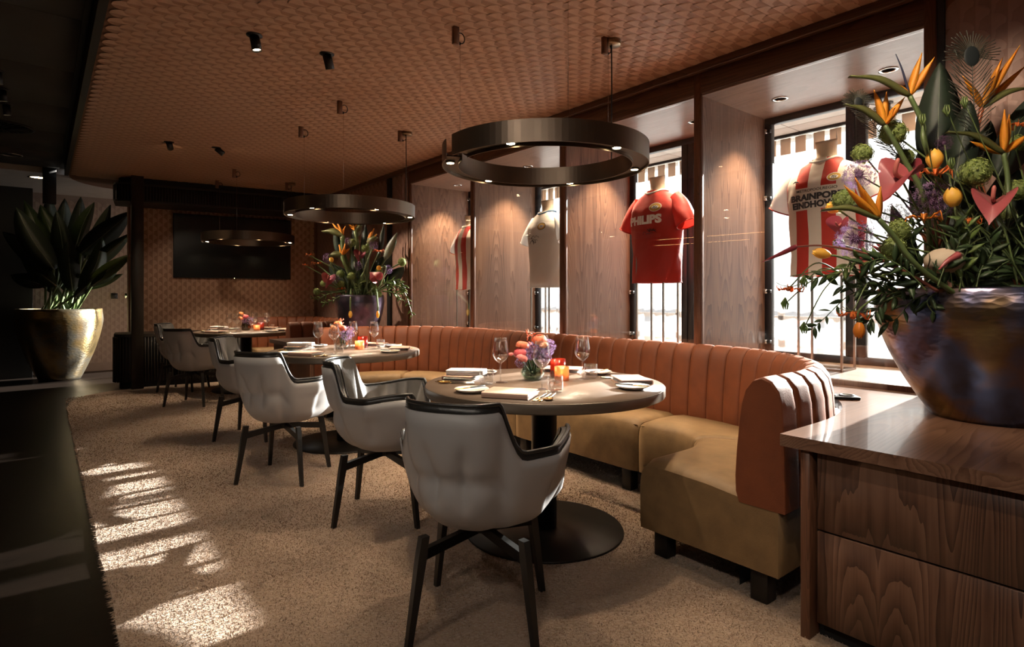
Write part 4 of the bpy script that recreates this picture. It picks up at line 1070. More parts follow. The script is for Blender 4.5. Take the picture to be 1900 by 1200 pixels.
MB().prism([(.06 + x * .95, .05 + y * .9) for x, y in out], .0, .09).build('plinth', M['plinth'], cab)
slat = MB().rbox(-.010, .010, -.012, .0, .09, ZT - .042, .003, 1).mesh('slat', M['dark_slat'])
def along(poly, step):
    out_ = []; acc = 0.0
    for a, b in zip(poly, poly[1:]):
        a, b = Vector((a[0], a[1], 0)), Vector((b[0], b[1], 0)); l = (b - a).length; d = acc
        while d < l: out_.append((a.lerp(b, d / l), math.atan2((b - a).y, (b - a).x))); d += step
        acc = d - l
    return out_
line = [(0, .62)] + [(.03 + x * .98 - .03, y + .015) for x, y in end] + [(1.60, .015)]
for p, a in along(line, .034): link('slat', slat, cab, (p.x, p.y, 0), (0, 0, a))
pel = empty('pelmet', (.72, 8.98, 0), TVR, 'dark slatted pelmet with a rounded end below the ceiling above the television', 'pelmet')
out2 = end + [(2.66, 0.0), (2.66, .60), (0, .60)]
MB().prism([(x, y) for x, y in out2], 2.43, 2.455).build('lower_board', M['dark_slat'], pel)
MB().prism([(x, y) for x, y in out2], 2.645, 2.67).build('upper_board', M['dark_slat'], pel)
MB().prism([(.03 + x * .98, .025 + y * .95) for x, y in out2], 2.455, 2.645).build('core', M['plinth'], pel)
MB().prism([(.05 + x * .96, .045 + y * .9) for x, y in out2], 2.67, 2.749).build('neck', M['plinth'], pel)
slat2 = MB().rbox(-.010, .010, -.010, .0, 2.456, 2.644, .003, 1).mesh('slat', M['dark_slat'])
for p, a in along([(0, .60)] + [(x, y + .012) for x, y in end] + [(2.66, .012)], .034): link('slat', slat2, pel, (p.x, p.y, 0), (0, 0, a))
for x, mat, lab in ((.945, 'black_paint', 'black square switch plate on the far pale wall'), (1.135, 'chrome', 'small pale thermostat on the far wall next to the column')):
    s_ = empty('switch_plate', (x, 11.59, 1.21), 0, lab, 'switch')
    MB().rbox(-.045, .045, -.012, .0, -.045, .045, .003, 1).build('plate', M[mat], s_); MB().rbox(-.03, .03, -.016, -.012, -.03, .03, .002, 1).build('button', M[mat], s_)
dk = MB().rbox(.02, .16, 9.62, 9.70, 2.40, 2.86, .004, 1).build('hanging_speaker', M['black_paint'])
tag(dk, 'dark rectangular box hanging below the ceiling behind the planter', 'speaker')
# lamps of the room behind the viewer, seen only as streaks in the display glass
for i, (x, y, rz) in enumerate(((-3.2, 6.5, PI / 2 - .12), (-4.3, 7.4, PI / 2 - .12))):
    t = empty('linear_pendant', (x, y, 2.38), rz, 'long thin glowing line lamp %s of two in the dark room behind' % ['nearer', 'farther'][i], 'pendant lamp', 'line lamps')
    MB().rbox(-1.1, 1.1, -.015, .015, 0, .03, .003, 1).build('housing', M['canopy_bronze'], t); MB().box(-1.09, 1.09, -.011, .011, -.004, 0).build('light_strip', M['led_line'], t)
    for q in (-.9, .9): MB().tube([(q, 0, .03), (q, 0, .48)], .0015, 5).build('cable', M['silver'], t)

# ================================================================== jerseys on busts
SEC = [(0, .222, .135), (.12, .220, .130), (.25, .222, .132), (.38, .230, .142), (.50, .240, .150), (.58, .240, .142), (.635, .225, .125), (.675, .190, .108), (.705, .145, .094), (.728, .098, .083), (.742, .078, .078)]
def sec(z):
    for (z0, a0, b0), (z1, a1, b1) in zip(SEC, SEC[1:]):
        if z <= z1: t = smooth((z - z0) / (z1 - z0)) * .5 + .5 * (z - z0) / (z1 - z0); return lerp(a0, a1, t), lerp(b0, b1, t)
    return SEC[-1][1:]
EXP = 2.3
def body_pt(a, z, grow=0.0, ph=0.0):
    A, B_ = sec(z); c, s = math.cos(a), math.sin(a)
    x = (A + grow) * math.copysign(abs(c) ** (2 / EXP), c); y = (B_ + grow) * math.copysign(abs(s) ** (2 / EXP), s)
    rip = .006 * math.sin(a * 5 + ph + z * 4) * max(0, 1 - z / .5) + .003 * math.sin(a * 9 - z * 20 + ph)
    q = 1 + rip / .18
    return Vector((x * q, y * q, z))
def front_pt(x, z, ph, lift=.0025):
    A, B_ = sec(z); x = max(-A * .995, min(A * .995, x))
    y = -B_ * (1 - abs(x / A) ** EXP) ** (1 / EXP); a = math.atan2(y * A, x * B_)
    c, s = math.cos(a), math.sin(a)
    rip = .006 * math.sin(a * 5 + ph + z * 4) * max(0, 1 - z / .5) + .003 * math.sin(a * 9 - z * 20 + ph)
    q = 1 + rip / .18; n = Vector((x / A / A, y / B_ / B_, 0)).normalized()
    return Vector((x * q, y * q, z)) + n * lift
def text_mesh(body, size, bold=0.0, shear=0.0):
    cu = bpy.data.curves.new('lettering', 'FONT'); cu.body = body; cu.size = size; cu.align_x = 'CENTER'; cu.offset = bold; cu.shear = shear; cu.resolution_u = 3
    o = bpy.data.objects.new('lettering', cu); col.objects.link(o)
    dg = bpy.context.evaluated_depsgraph_get(); me = bpy.data.meshes.new_from_object(o.evaluated_get(dg))
    bpy.data.objects.remove(o); return me
def letter(parent, body, x, z, size, ph, mat, bold=0.0, shear=0.0, width=None, name='lettering'):
    me = text_mesh(body, size, bold, shear)
    xs = [v.co.x for v in me.vertices]; k = width / (max(xs) - min(xs)) if width else 1.0
    bm = bmesh.new(); bm.from_mesh(me); bmesh.ops.triangulate(bm, faces=bm.faces)
    bmesh.ops.subdivide_edges(bm, edges=[e for e in bm.edges if e.calc_length() > .02], cuts=1, use_grid_fill=False)
    for v in bm.verts: v.co = front_pt(x + v.co.x * k, z + v.co.y, ph, .0035)
    bm.to_mesh(me); bm.free(); me.materials.clear(); me.materials.append(M[mat])
    return link(name, me, parent)
def scribble(parent, x, z, w, h, ph, n=4):
    mb = MB(); rr = random.Random(int(x * 1000) + n)
    for k in range(n):
        x0, z0 = x + rr.uniform(-w / 2, w / 4), z + rr.uniform(-h / 2, h / 2); pts = []
        for i in range(9): pts.append((x0 + i * w / 14 + rr.uniform(-.008, .008), z0 + rr.uniform(-h / 4, h / 4)))
        c = curve([(p[0], p[1], 0) for p in pts], 4); mb.tube([front_pt(p.x, p.y, ph, .003) for p in c], .0017, 4)
    return mb.build('signature', M['ink'], parent)
def emblem(parent, x, z, ph, s=1.0, rim='collar_white'):
    def disc(a, b, lift, mat, name, par):
        mb = MB(); n = 32; ring = [front_pt(x + a * s * math.cos(2 * PI * k / n), z + b * s * math.sin(2 * PI * k / n), ph, lift) for k in range(n)]
        mb.add([front_pt(x, z, ph, lift)] + ring, [(0, 1 + k, 1 + (k + 1) % n) for k in range(n)]); return mb.build(name, M[mat], par)
    e = disc(.045, .030, .003, rim, 'emblem', parent); disc(.040, .0255, .0040, 'emblem_gold', 'emblem_field', e); disc(.026, .0125, .0048, 'collar_white', 'emblem_band', e)
    me = text_mesh('PSV', .026 * s, .0006, .2)
    for v in me.vertices: v.co = front_pt(x + v.co.x * .8, z - .009 * s + v.co.y, ph, .0056)
    me.materials.append(M['ink']); link('emblem_lettering', me, e)
def jersey(idx, y, z0, mat, collar, label, where, extra):
    ph = idx * 1.7; X = 3.89
    st = empty('bust_stand', (X, y, ZS), -PI / 2, 'linen bust on a thin metal rod stand under the %s' % where, 'display stand', 'jersey busts in the niches')
    hz = z0 - ZS
    for sx in (-.13, .13):
        for sy in (-.095, .095): MB().box(sx - .006, sx + .006, sy - .006, sy + .006, 0, hz + .25).build('rod', M['rod'], st)
    for sx in (-.13, .13): MB().box(sx - .006, sx + .006, -.095, .095, 0, .012).build('base_bar', M['rod'], st)
    for sy in (-.095, .095): MB().box(-.13, .13, sy - .006, sy + .006, 0, .012).build('base_bar', M['rod'], st)
    def neck(u, v):
        a = 2 * PI * u; r = lerp(.088, .058, smooth(v / .45)) + .006 * smooth((v - .6) / .4)
        return (r * math.cos(a), r * .95 * math.sin(a) + .012 - .012 * v, hz + lerp(.70, .862, v) + .014 * math.sin(a) * v)
    nb = MB().grid(neck, 28, 10, closeu=True); nb.f.append(tuple(9 * 28 + k for k in range(28))); nb.m.append(0); nb.sm.append(False)
    nb.build('neck', M['bust'], st)
    tb = MB().grid(lambda u, v: tuple(body_pt(2 * PI * u, lerp(.03, .74, v), -.032) + Vector((0, 0, hz))), 32, 12, closeu=True); tb.build('torso', M['bust'], st)
    j = empty('football_jersey', (X, y, z0), -PI / 2 - (.10 if idx == 0 else .08), label, 'jersey', 'football jerseys in the niches')
    b = MB().grid(lambda u, v: tuple(body_pt(2 * PI * u, .742 * v, 0, ph)), 72, 40, closeu=True)
    b.build('body', M[mat], j)
    for s in (-1, 1):
        pts = curve([(s * .165, 0, .645), (s * .225, 0, .590), (s * .270, -.004, .515), (s * .305, -.006, .445)], 5); n = len(pts)
        def sl(u, v, s=s, pts=pts, n=n):
            i = min(n - 1, round(v * (n - 1))); p = pts[i]; t = (pts[min(n - 1, i + 1)] - pts[max(0, i - 1)]).normalized()
            sd_ = Vector((0, 1, 0)); up = t.cross(sd_).normalized(); a = 2 * PI * u
            r1 = lerp(.062, .086, smooth(v * 1.3)) * (1 + .05 * math.sin(a * 3 + v * 6 + ph)); r2 = lerp(.085, .078, v)
            return tuple(p + sd_ * r1 * math.cos(a) + up * r2 * math.sin(a))
        g = MB().grid(sl, 28, n, closeu=True, flip=(s > 0)); g.build('sleeve', M[extra.get('sleeve', mat)], j)
        rr = [Vector(sl(k / 28, 1.0)) for k in range(28)]
        MB().tube(rr, .0045, 6, closed=True).build('cuff', M[extra.get('cuff', 'collar_white')], j)
    cr = MB(); cr.tube([body_pt(2 * PI * k / 40, .738, .002) + Vector((0, -.004, .004 - (.028 * max(0, -math.sin(2 * PI * k / 40)) ** 2))) for k in range(40)], .010, 8, closed=True)
    cr.build('collar', M[collar], j)
    MB().tube([body_pt(2 * PI * k / 60, .004, .001, ph) for k in range(60)], .0035, 6, closed=True).build('hem', M[mat], j)
    return j, ph
j1, ph = jersey(0, 1.64, 1.33, 'jersey_stripe', 'collar_white', 'red and white striped football jersey in the nearest niche with black chest lettering', 'near striped jersey', {'sleeve': 'jersey_white', 'cuff': 'jersey_red'})
letter(j1, 'METROPOOLREGIO', .012, .528, .024, ph, 'ink', .0003, 0, .25)
letter(j1, 'BRAINPORT', .012, .476, .052, ph, 'ink', .0030, 0, .335)
letter(j1, 'EINDHOVEN', .012, .428, .052, ph, 'ink', .0030, 0, .315)
emblem(j1, .115, .60, ph, .9)
pm_ = MB(); pm_.blade([front_pt(-.155, .598, ph, .004), front_pt(-.135, .606, ph, .004), front_pt(-.112, .602, ph, .004), front_pt(-.098, .592, ph, .004)], [.003, .010, .007, .002], .001, (0, -1, 0)); pm_.blade([front_pt(-.128, .604, ph, .004), front_pt(-.120, .585, ph, .004)], [.006, .002], .001, (0, -1, 0)); pm_.build('maker_mark', M['ink'], j1)
j2, ph = jersey(1, 2.95, 1.31, 'jersey_red', 'collar_white', 'plain red football jersey with a white sponsor name across the chest', 'red jersey', {'cuff': 'jersey_red'})
letter(j2, 'PHILIPS', -.015, .470, .088, ph, 'letter_white', .0052, 0, .335); emblem(j2, .095, .592, ph, 1.2); scribble(j2, .03, .40, .16, .06, ph, 3)
j3, ph = jersey(2, 4.27, 1.29, 'jersey_white', 'blue_trim', 'plain white football jersey with a dark blue collar and a signature', 'white jersey', {})
emblem(j3, .080, .585, ph, 1.2, 'ink'); scribble(j3, -.08, .475, .20, .09, ph, 5)
j4, ph = jersey(3, 5.60, 1.28, 'jersey_stripe_plain', 'collar_white', 'red and white striped football jersey in the farthest niche, half hidden by a post', 'far striped jersey', {'sleeve': 'jersey_white', 'cuff': 'jersey_red'})

# ================================================================== vases, planter and their plants
def vase(name, loc, rim, base, h, mat, label, soil=True):
    r = empty(name, loc, 0, label, 'vase' if name != 'planter' else 'planter')
    pr = []
    for k in range(25):
        t = k / 24; rr = base + (rim - base) * (1 - (1 - t) ** 1.75); rr -= (rim - base) * .09 * smooth((t - .82) / .18)
        pr.append((rr, h * t))
    wall = rim * .04; inn = [(p[0] - wall, p[1]) for p in pr if p[1] > h * .3][::-1]
    MB().lathe([(0, 0)] + pr + [(pr[-1][0] - wall * .5, h + .006)] + inn + [(0, h * .3)], 64).build('body', M[mat], r)
    MB().lathe([(0, 0), (base * .93, 0), (base * .95, .006), (base * .93, .012), (0, .012)], 40).build('foot', M['black_metal'], r)
    MB().lathe([(0, h * .9), (rim * .84, h * .9), (rim * .84, h * .88), (0, h * .88)], 32).build('filling', M['soil'], r)
    return r
VN = Vector((2.98, .62, ZT)); VF = Vector((2.87, 6.36, ZT)); PL = Vector((.22, 10.70, 0))
vase('vase', VN, .415, .20, .515, 'vase_bronze', 'big hammered bronze vase with blue sheen on the sideboard')
vase('vase', VF, .285, .15, .50, 'vase_far', 'dark purplish glazed vase standing behind the long banquette')
vase('planter', PL, .53, .24, 1.02, 'planter_gold', 'huge golden bronze planter on the floor of the passage')
def tocam(p): return (Vector((0, 0, EYE)) - p).normalized()
class Bouquet:
    def __init__(s, name, mouth, r, d0, group): s.n = name; s.m = mouth; s.r = r; s.d = d0; s.g = group; s.k = 0
    def root(s): a = s.k * 2.4; s.k += 1; q = s.r * (.25 + .55 * ((s.k * .37) % 1)); return s.m + Vector((math.cos(a) * q, math.sin(a) * q, -.10))
    def thing(s, name, where, cat, label): o = empty(name, tuple(where), 0, label, cat, s.g); return o
    def stem(s, par, head, rad, mat='stem', bend=None, start=None):
        b = start or s.root(); h = Vector(head); mid = b.lerp(h, .5) + Vector((0, 0, .06)) + (bend or Vector((0, 0, 0)))
        o = Vector(par.location); MB().tube([p - o for p in curve([b, mid, h], 8)], rad, 6).build('stem', M[mat], par)
    def L(s, px, py, dd): return at(px, py, s.d + dd)
    def mpp(s): return s.d / FPX
    def bird(s, tip, base, petals, tongue, where, dd=0.0, via=None):
        u = s.mpp(); B = s.L(*base, dd); T = s.L(*tip, dd - .02)
        t = s.thing('bird_of_paradise', B, 'flower', 'orange bird of paradise flower ' + where)
        O = Vector(t.location); mid = B.lerp(T, .5) + UP * .10 * (B - T).length
        c = curve([B, mid, T], 7); n = len(c); wd = [14 * u * max(.04, math.sin(PI * min(1, .22 + .78 * i / (n - 1)))) for i in range(n)]
        MB().blade([p - O for p in c], wd, 9 * u, tocam(B) + Vector((0, 0, .5)), .25).build('bract', M['bract'], t)
        for (x, y) in petals:
            Q = s.L(x, y, dd + RND.uniform(-.04, .04)); st = B.lerp(Q, .02); c2 = curve([st, st.lerp(Q, .45) + RIGHT * RND.uniform(-2, 2) * u, Q], 5); m = len(c2)
            wl = (Q - st).length; MB().blade([p - O for p in c2], [min(13 * u, wl * .26) * max(.05, math.sin(PI * min(1, .15 + .85 * i / (m - 1)))) for i in range(m)], 5 * u, tocam(B) + RIGHT * RND.uniform(-.7, .7), .3).build('petal', M['orange'], t)
        if tongue:
            Q = s.L(*tongue, dd - .01); c2 = curve([B, B.lerp(Q, .6) + RIGHT * 2 * u, Q], 4)
            MB().tube([p - O for p in c2], [2.6 * u * (1 - .75 * i / (len(c2) - 1)) for i in range(len(c2))], 6).build('tongue', M['tongue'], t)
        pts = [B] + [s.L(x, y, dd) for x, y in (via or [])]; e = s.root(); MB().tube([p - O for p in curve(pts + [e], 8)], 4.2 * u, 8).build('stem', M['stem'] if not via or len(via) < 3 else M['bract_red'], t)
    def ball(s, px, py, r, where, dd=0.0, col_='green', cat='flower'):
        u = s.mpp(); H_ = s.L(px, py, dd); R_ = r * u
        nmx, lab = {'green': ('viburnum', 'round pale green viburnum ball '), 'purple': ('allium', 'spiky purple allium ball '), 'dark': ('allium', 'small dark purple allium ball ')}[col_]
        t = s.thing(nmx, H_, cat, lab + where); n = 170 if r > 15 else 90; m = MB()
        MB().ball((0, 0, 0), R_ * (.9 if col_ == 'green' else .22), n=16, m=10).build('core', M['green_core' if col_ == 'green' else 'purple_dark'], t)
        for k in range(n):
            z = 1 - 2 * (k + .5) / n; a = k * 2.39996; q = math.sqrt(1 - z * z); d = Vector((q * math.cos(a), q * math.sin(a), z))
            d = (d + Vector((RND.uniform(-.12, .12), RND.uniform(-.12, .12), RND.uniform(-.12, .12)))).normalized()
            x = d.cross(Vector((.31, .7, .64))).normalized(); y = d.cross(x); rr = R_ * (RND.uniform(.9, 1.08) if col_ == 'green' else RND.uniform(.62, .95)); sz = R_ * (.155 if col_ == 'green' else .15)
            c = d * rr; ph_ = RND.random() * 6
            if col_ == 'green':
                vs = [c]; fs = []
                for i in range(10):
                    e = ph_ + 2 * PI * i / 10; g = sz * (1.0 if i % 2 else .45); vs.append(c + (x * math.cos(e) + y * math.sin(e)) * g + d * (-.3 * sz if i % 2 else .2 * sz))
                for i in range(10): fs.append((0, 1 + i, 1 + (i + 1) % 10))
                m.add(vs, fs, 0, False)
            else:
                for i in range(6):
                    e = ph_ + 2 * PI * i / 6; w_ = (x * math.cos(e) + y * math.sin(e)); v_ = d.cross(w_)
                    m.add([c, c + w_ * sz * .5 + v_ * sz * .10 + d * .35 * sz, c + w_ * sz * 1.0 + d * .95 * sz, c + w_ * sz * .5 - v_ * sz * .10 + d * .35 * sz], [(0, 1, 2, 3)], 0, False)
                m.add([d * R_ * .2 + x * sz * .07, d * R_ * .2 - x * sz * .07, c], [(0, 1, 2)], 1, False)
        m.build('florets', [M['green_floret' if col_ == 'green' else 'purple'], M['purple_dark']] if col_ != 'dark' else [M['purple_dark'], M['purple_dark']], t)
        s.stem(t, H_, max(.0018, 1.6 * u))
    def anthurium(s, px, py, r, ang, where, dd=0.0, mat='anth_pink', look=None, tipcol=None):
        u = s.mpp(); H_ = s.L(px, py, dd); R_ = r * u; t = s.thing('anthurium', H_, 'flower', 'waxy %s anthurium ' % ('dark pink' if mat == 'anth_dark' else 'pink') + where)
        nz = (tocam(H_) + (look or Vector((0, 0, .35)))).normalized(); a0 = math.radians(ang)
        ex = (RIGHT * math.cos(a0) + UP * math.sin(a0)); ex = (ex - nz * ex.dot(nz)).normalized(); ey = nz.cross(ex)   # ex = direction of the tip
        def heart(u_, v_, off):
            th = 2 * PI * u_; k = abs(((th / PI + 1) % 2) - 1)      # k=1 at tip, 0 at the notch
            rad = (.62 + .55 * (1 - math.cos(th - PI) * -1) * 0 + .62 * (1 - k) * 0) * 1.0
            x = -(13 * math.cos(th) - 5 * math.cos(2 * th) - 2 * math.cos(3 * th) - math.cos(4 * th)) / 17.0; y = 16 * math.sin(th) ** 3 / 17.0
            x += .12 * max(0, x) ** 2
            b = 1.0 * (y * y) - .22 * max(0, x) ** 2 - .15
            return tuple((ex * (x * v_ + .15 * (1 - v_)) + ey * y * .88 * v_) * R_ + nz * (b * v_ * R_ * .9 + off))
        m = MB().grid(lambda a, b: heart(a, b, .0015), 40, 8, closeu=True); m.grid(lambda a, b: heart(a, b, -.0015), 40, 8, closeu=True, flip=True); m.build('spathe', M[mat], t)
        MB().tube([p for p in curve([ex * -R_ * .12, ex * R_ * .05 + nz * R_ * .4, -ex * R_ * .25 + nz * R_ * .85], 5)], [R_ * .085] * 9 + [R_ * .085, R_ * .04], 8).build('spadix', M['spadix'], t)
        s.stem(t, H_ - ex * R_ * .1, 1.8 * u, 'stem')
    def tulip(s, px, py, ln, wd, ang, where, dd=0.0, mat='tulip', start=None):
        u = s.mpp(); H_ = s.L(px, py, dd); t = s.thing('tulip', H_, 'flower', '%s tulip ' % ('orange' if mat == 'tulip_orange' else 'yellow') + where)
        a0 = math.radians(ang); ax = (RIGHT * math.cos(a0) + UP * math.sin(a0)).normalized(); x = ax.cross(VIEW).normalized(); y = ax.cross(x)
        for k in range(6):
            ph_ = k * PI / 3; rr = (1.0 if k % 2 else .92)
            def pet(a, b, ph_=ph_, rr=rr):
                prof = math.sin(PI * min(1, .10 + .80 * b)) ** .8; e = ph_ + (a - .5) * 1.9 * max(.02, math.sin(PI * min(1, .25 + .75 * b)) ** .6)
                q = wd * u / 2 * prof * rr
                return tuple(ax * ((b - .5) * ln * u) + (x * math.cos(e) + y * math.sin(e)) * q)
            MB().grid(pet, 7, 9).build('petal', M[mat], t)
        o = Vector(t.location); b = start or s.root(); base = H_ - ax * ln * u * .48; MB().tube([p - o for p in curve([base, base - ax * ln * u * .8, b], 8)], 1.8 * u, 6).build('stem', M['stem'], t)
    def gloriosa(s, px, py, r, where, dd=0.0, mat='glory', down=True, start=None, col_='orange'):
        u = s.mpp(); H_ = s.L(px, py, dd); R_ = r * u; t = s.thing('flame_lily', H_, 'flower', '%s flame lily with curled petals ' % col_ + where)
        for k in range(6):
            a = 2 * PI * k / 6 + RND.uniform(-.2, .2); d = RIGHT * math.cos(a) + VIEW * math.sin(a) * .7; sg = -1 if down else 1
            c = curve([Vector((0, 0, 0)), d * R_ * .45 + UP * sg * R_ * .15, d * R_ * .8 + UP * sg * R_ * .35 * RND.uniform(.3, 1.4), d * R_ * .95 - UP * sg * R_ * .15 * RND.random()], 4); n = len(c)
            wav = [p + UP * .05 * R_ * math.sin(i * 1.9 + k) for i, p in enumerate(c)]
            MB().blade(wav, [R_ * .30 * max(.08, math.sin(PI * min(1, .1 + .9 * i / (n - 1)))) for i in range(n)], R_ * .05, UP + d * .3, .35).build('petal', M[mat], t)
        st = MB()
        for k in range(6):
            a = 2 * PI * k / 6 + .4; d = RIGHT * math.cos(a) + VIEW * math.sin(a); st.tube(curve([Vector((0, 0, 0)), d * R_ * .5 + UP * .1 * R_, d * R_ * .85 + UP * .3 * R_], 3), R_ * .018, 4)
        st.build('stamens', M['stem'], t); s.stem(t, H_, 1.2 * u, start=start)
    def leaf(s, base, tip, wpx, where, mat='leaf_dark', dd=0.0, side=0.0, rib=True, name='broad_leaf', bend=0.0, kind='broad dark green leaf '):
        u = s.mpp(); A = s.L(*base, dd); B = s.L(*tip, dd + side * .1); t = s.thing(name, A, 'leaf', kind + where); O = Vector(t.location)
        mid = A.lerp(B, .5) + RIGHT * bend * u; c = curve([A, mid, B], 7); n = len(c)
        wd = [wpx * u * max(.03, math.sin(PI * min(1.0, .06 + .94 * (i / (n - 1)) ** .85)) ** .75) for i in range(n)]
        nr = tocam(A) + RIGHT * side
        MB().blade([p - O for p in c], wd, 3 * u, nr, .18).build('blade', M[mat], t)
        if rib: MB().tube([p - O + nr.normalized() * 1.2 * u for p in c[:-1]], [1.5 * u * (1 - .8 * i / n) for i in range(n - 1)], 5).build('midrib', M['leaf_grey'], t)
        e = s.root(); MB().tube([p - O for p in curve([A, A.lerp(e, .5), e], 6)], 2.2 * u, 6).build('stalk', M['stem'], t)
    def branch(s, pts, where, n, lpx, dd=0.0, mat='leaf', spread=1.0, name='ruscus_branch', kind='leafy ruscus spray '):
        u = s.mpp(); P = [s.L(x, y, dd + (p[2] if len(p) > 2 else 0)) for p in pts for (x, y) in [p[:2]]]; t = s.thing(name, P[0], 'foliage', kind + where); O = Vector(t.location)
        c = curve(P, 10); MB().tube([p - O for p in c], [1.5 * u * (1 - .7 * i / len(c)) for i in range(len(c))], 5).build('stem', M['stem'], t)
        lm = leaf_mesh(mat)
        for k in range(n):
            f = .12 + .88 * (k + .5) / n; i = min(len(c) - 2, int(f * (len(c) - 1))); tg = (c[i + 1] - c[i]).normalized()
            sd_ = tg.cross(tocam(c[i]) + Vector((RND.uniform(-.5, .5), RND.uniform(-.5, .5), RND.uniform(-.5, .5)))).normalized() * (1 if k % 2 else -1)
            d = (tg * RND.uniform(.5, 1.0) + sd_ * RND.uniform(.5, 1.0) * spread + UP * RND.uniform(-.35, .15)).normalized()
            nr = (tocam(c[i]) + Vector((RND.uniform(-.9, .9), RND.uniform(-.9, .9), RND.uniform(-.2, .9)))); x = d.cross(nr).normalized(); z = x.cross(d)
            l = lpx * u * RND.uniform(.7, 1.15); o = link('leaf', lm, t)
            o.matrix_local = Matrix.Translation(c[i] - O) @ Matrix((x, d, z)).transposed().to_4x4() @ Matrix.Diagonal((l, l, l, 1))
LM = {}
def leaf_mesh(mat):
    if mat not in LM:
        pts = [(0, 0, 0), (0, .12, .01), (0, .3, .035), (0, .5, .05), (0, .75, .04), (0, 1, 0)]
        LM[mat] = MB().blade(pts, [.03, .16, .30, .33, .22, .02], .02, (0, 0, 1), .2).mesh('leaf', M[mat])
    return LM[mat]

# ---------------------------------------------------------------- the near bouquet
nb = Bouquet('near', VN + Vector((0, 0, .515)), .36, 2.33, 'flowers in the big bronze vase')
nb.bird((1575, 142), (1688, 178), [(1711, 98), (1734, 106), (1640, 150), (1700, 135)], (1662, 100), 'pointing left at the top of the big bouquet', -.10, [(1712, 230), (1728, 300)])
nb.bird((1567, 194), (1641, 232), [(1621, 166), (1645, 170), (1679, 180), (1660, 200)], (1631, 172), 'facing the display window, second from the top', -.05, [(1680, 300), (1720, 390)])
nb.bird((1915, 162), (1822, 200), [(1786, 141), (1861, 106), (1893, 84), (1905, 120)], (1856, 112), 'at the top right before the patterned wall', .05, [(1815, 230), (1808, 265), (1815, 330)])
nb.bird((1756, 245), (1862, 284), [(1864, 203), (1873, 212), (1908, 248), (1800, 262)], None, 'at the right edge below the peacock feather', -.02, [(1870, 340), (1862, 430)])
nb.bird((1524, 390), (1630, 406), [(1566, 344), (1587, 330), (1604, 352), (1634, 346)], (1600, 345), 'low on the left in front of the striped jersey', -.22, [(1660, 440), (1710, 500)])
for a in (((1738, 330), (1744, 116), 76, 'standing highest behind the flowers', .12, .15), ((1770, 345), (1800, 186), 58, 'leaning right beside the peacock feather', .05, -.4), ((1850, 330), (1925, 170), 66, 'cut by the right edge of the picture', .10, .4),
          ((1815, 330), (1838, 224), 40, 'short one behind the upper right flower', .15, .2), ((1700, 400), (1722, 250), 44, 'behind the yellow tulip', .16, .3), ((1760, 520), (1790, 330), 84, 'in the middle of the right half', .12, .1),
          ((1840, 520), (1880, 300), 90, 'low at the right edge', .14, -.2), ((1800, 540), (1830, 400), 90, 'deep in the shade above the vase rim', .12, .2), ((1700, 520), (1655, 380), 40, 'among the stems left of centre', .12, -.3), ((1880, 560), (1920, 380), 90, 'dark one at the right rim', .1, .1)):
    nb.leaf(a[0], a[1], a[2], a[3], 'leaf_dark', a[4], a[5])
for (x, y, r, w_, dd) in ((1657, 247, 23, 'highest on the left, backlit by the window', .0), (1600, 285, 18, 'overlapping the striped jersey shoulder', -.05), (1680, 292, 17, 'half behind the big pink anthurium', .1), (1810, 320, 25, 'bright one on the right side', -.12),
                       (1886, 352, 19, 'touching the right edge of the picture', .0), (1884, 268, 18, 'in shade behind the upper right flower', .12), (1668, 427, 20, 'upper of the pair left of centre', -.12), (1657, 460, 20, 'lower of the pair left of centre', -.16), (1566, 372, 20, 'covering the lettering of the striped jersey', -.05), (1556, 452, 11, 'small one under the lowest left allium', .02), (1868, 395, 15, 'small one under the right anthurium', .05)):
    nb.ball(x, y, r, w_, dd)
for (x, y, r, w_, dd) in ((1594, 325, 28, 'upper left in front of the jersey', -.08), (1728, 372, 38, 'largest in the middle', -.05), (1586, 443, 33, 'lower left beside the jersey hem', -.14), (1662, 402, 26, 'between the largest and the left ones', .04)): nb.ball(x, y, r, w_, dd, 'purple')
nb.ball(1752, 265, 15, 'under the tall dark leaf', .0, 'dark'); nb.ball(1625, 405, 12, 'behind the low bird of paradise', .05, 'dark')
nb.anthurium(1668, 334, 46, 215, 'large and backlit left of the centre', -.12, 'anth_pink', Vector((0, 0, 1.5)) - RIGHT * .5)
nb.anthurium(1843, 378, 38, 262, 'with a green shoulder on the right', -.16, 'anth_pink', Vector((0, 0, 1.1)))
nb.anthurium(1560, 418, 24, 250, 'hanging in front of the jersey', -.05, 'anth_dark', -RIGHT * .8)
nb.anthurium(1690, 318, 26, 300, 'tucked behind the large pink one', .10, 'anth_dark')
nb.tulip(1734, 294, 34, 27, 92, 'upright near the centre', -.12); nb.tulip(1768, 365, 34, 28, 100, 'right of the largest allium', -.14)
nb.tulip(1524, 470, 30, 18, 168, 'lying out to the left on a bent stem', -.2, start=nb.L(1690, 520, -.1)); nb.tulip(1545, 385, 24, 22, 150, 'half hidden in front of the jersey', .0)
nb.tulip(1594, 613, 27, 18, 268, 'hanging head down left of the vase', -.25, 'tulip_orange', nb.L(1640, 540, -.15))
nb.gloriosa(1738, 325, 30, 'just under the upright yellow tulip', -.14, down=False); nb.gloriosa(1716, 408, 34, 'cupped under the largest allium', -.16, 'tulip_orange', False)
nb.gloriosa(1466, 532, 26, 'at the far left end of the trailing vine', -.2, start=nb.L(1560, 505, -.15)); nb.gloriosa(1583, 578, 30, 'hanging left of the vase rim', -.22, start=nb.L(1640, 530, -.15))
nb.gloriosa(1800, 405, 22, 'small one among the leaves on the right', -.2); nb.gloriosa(1885, 228, 24, 'curled above the right edge bird of paradise', .0)
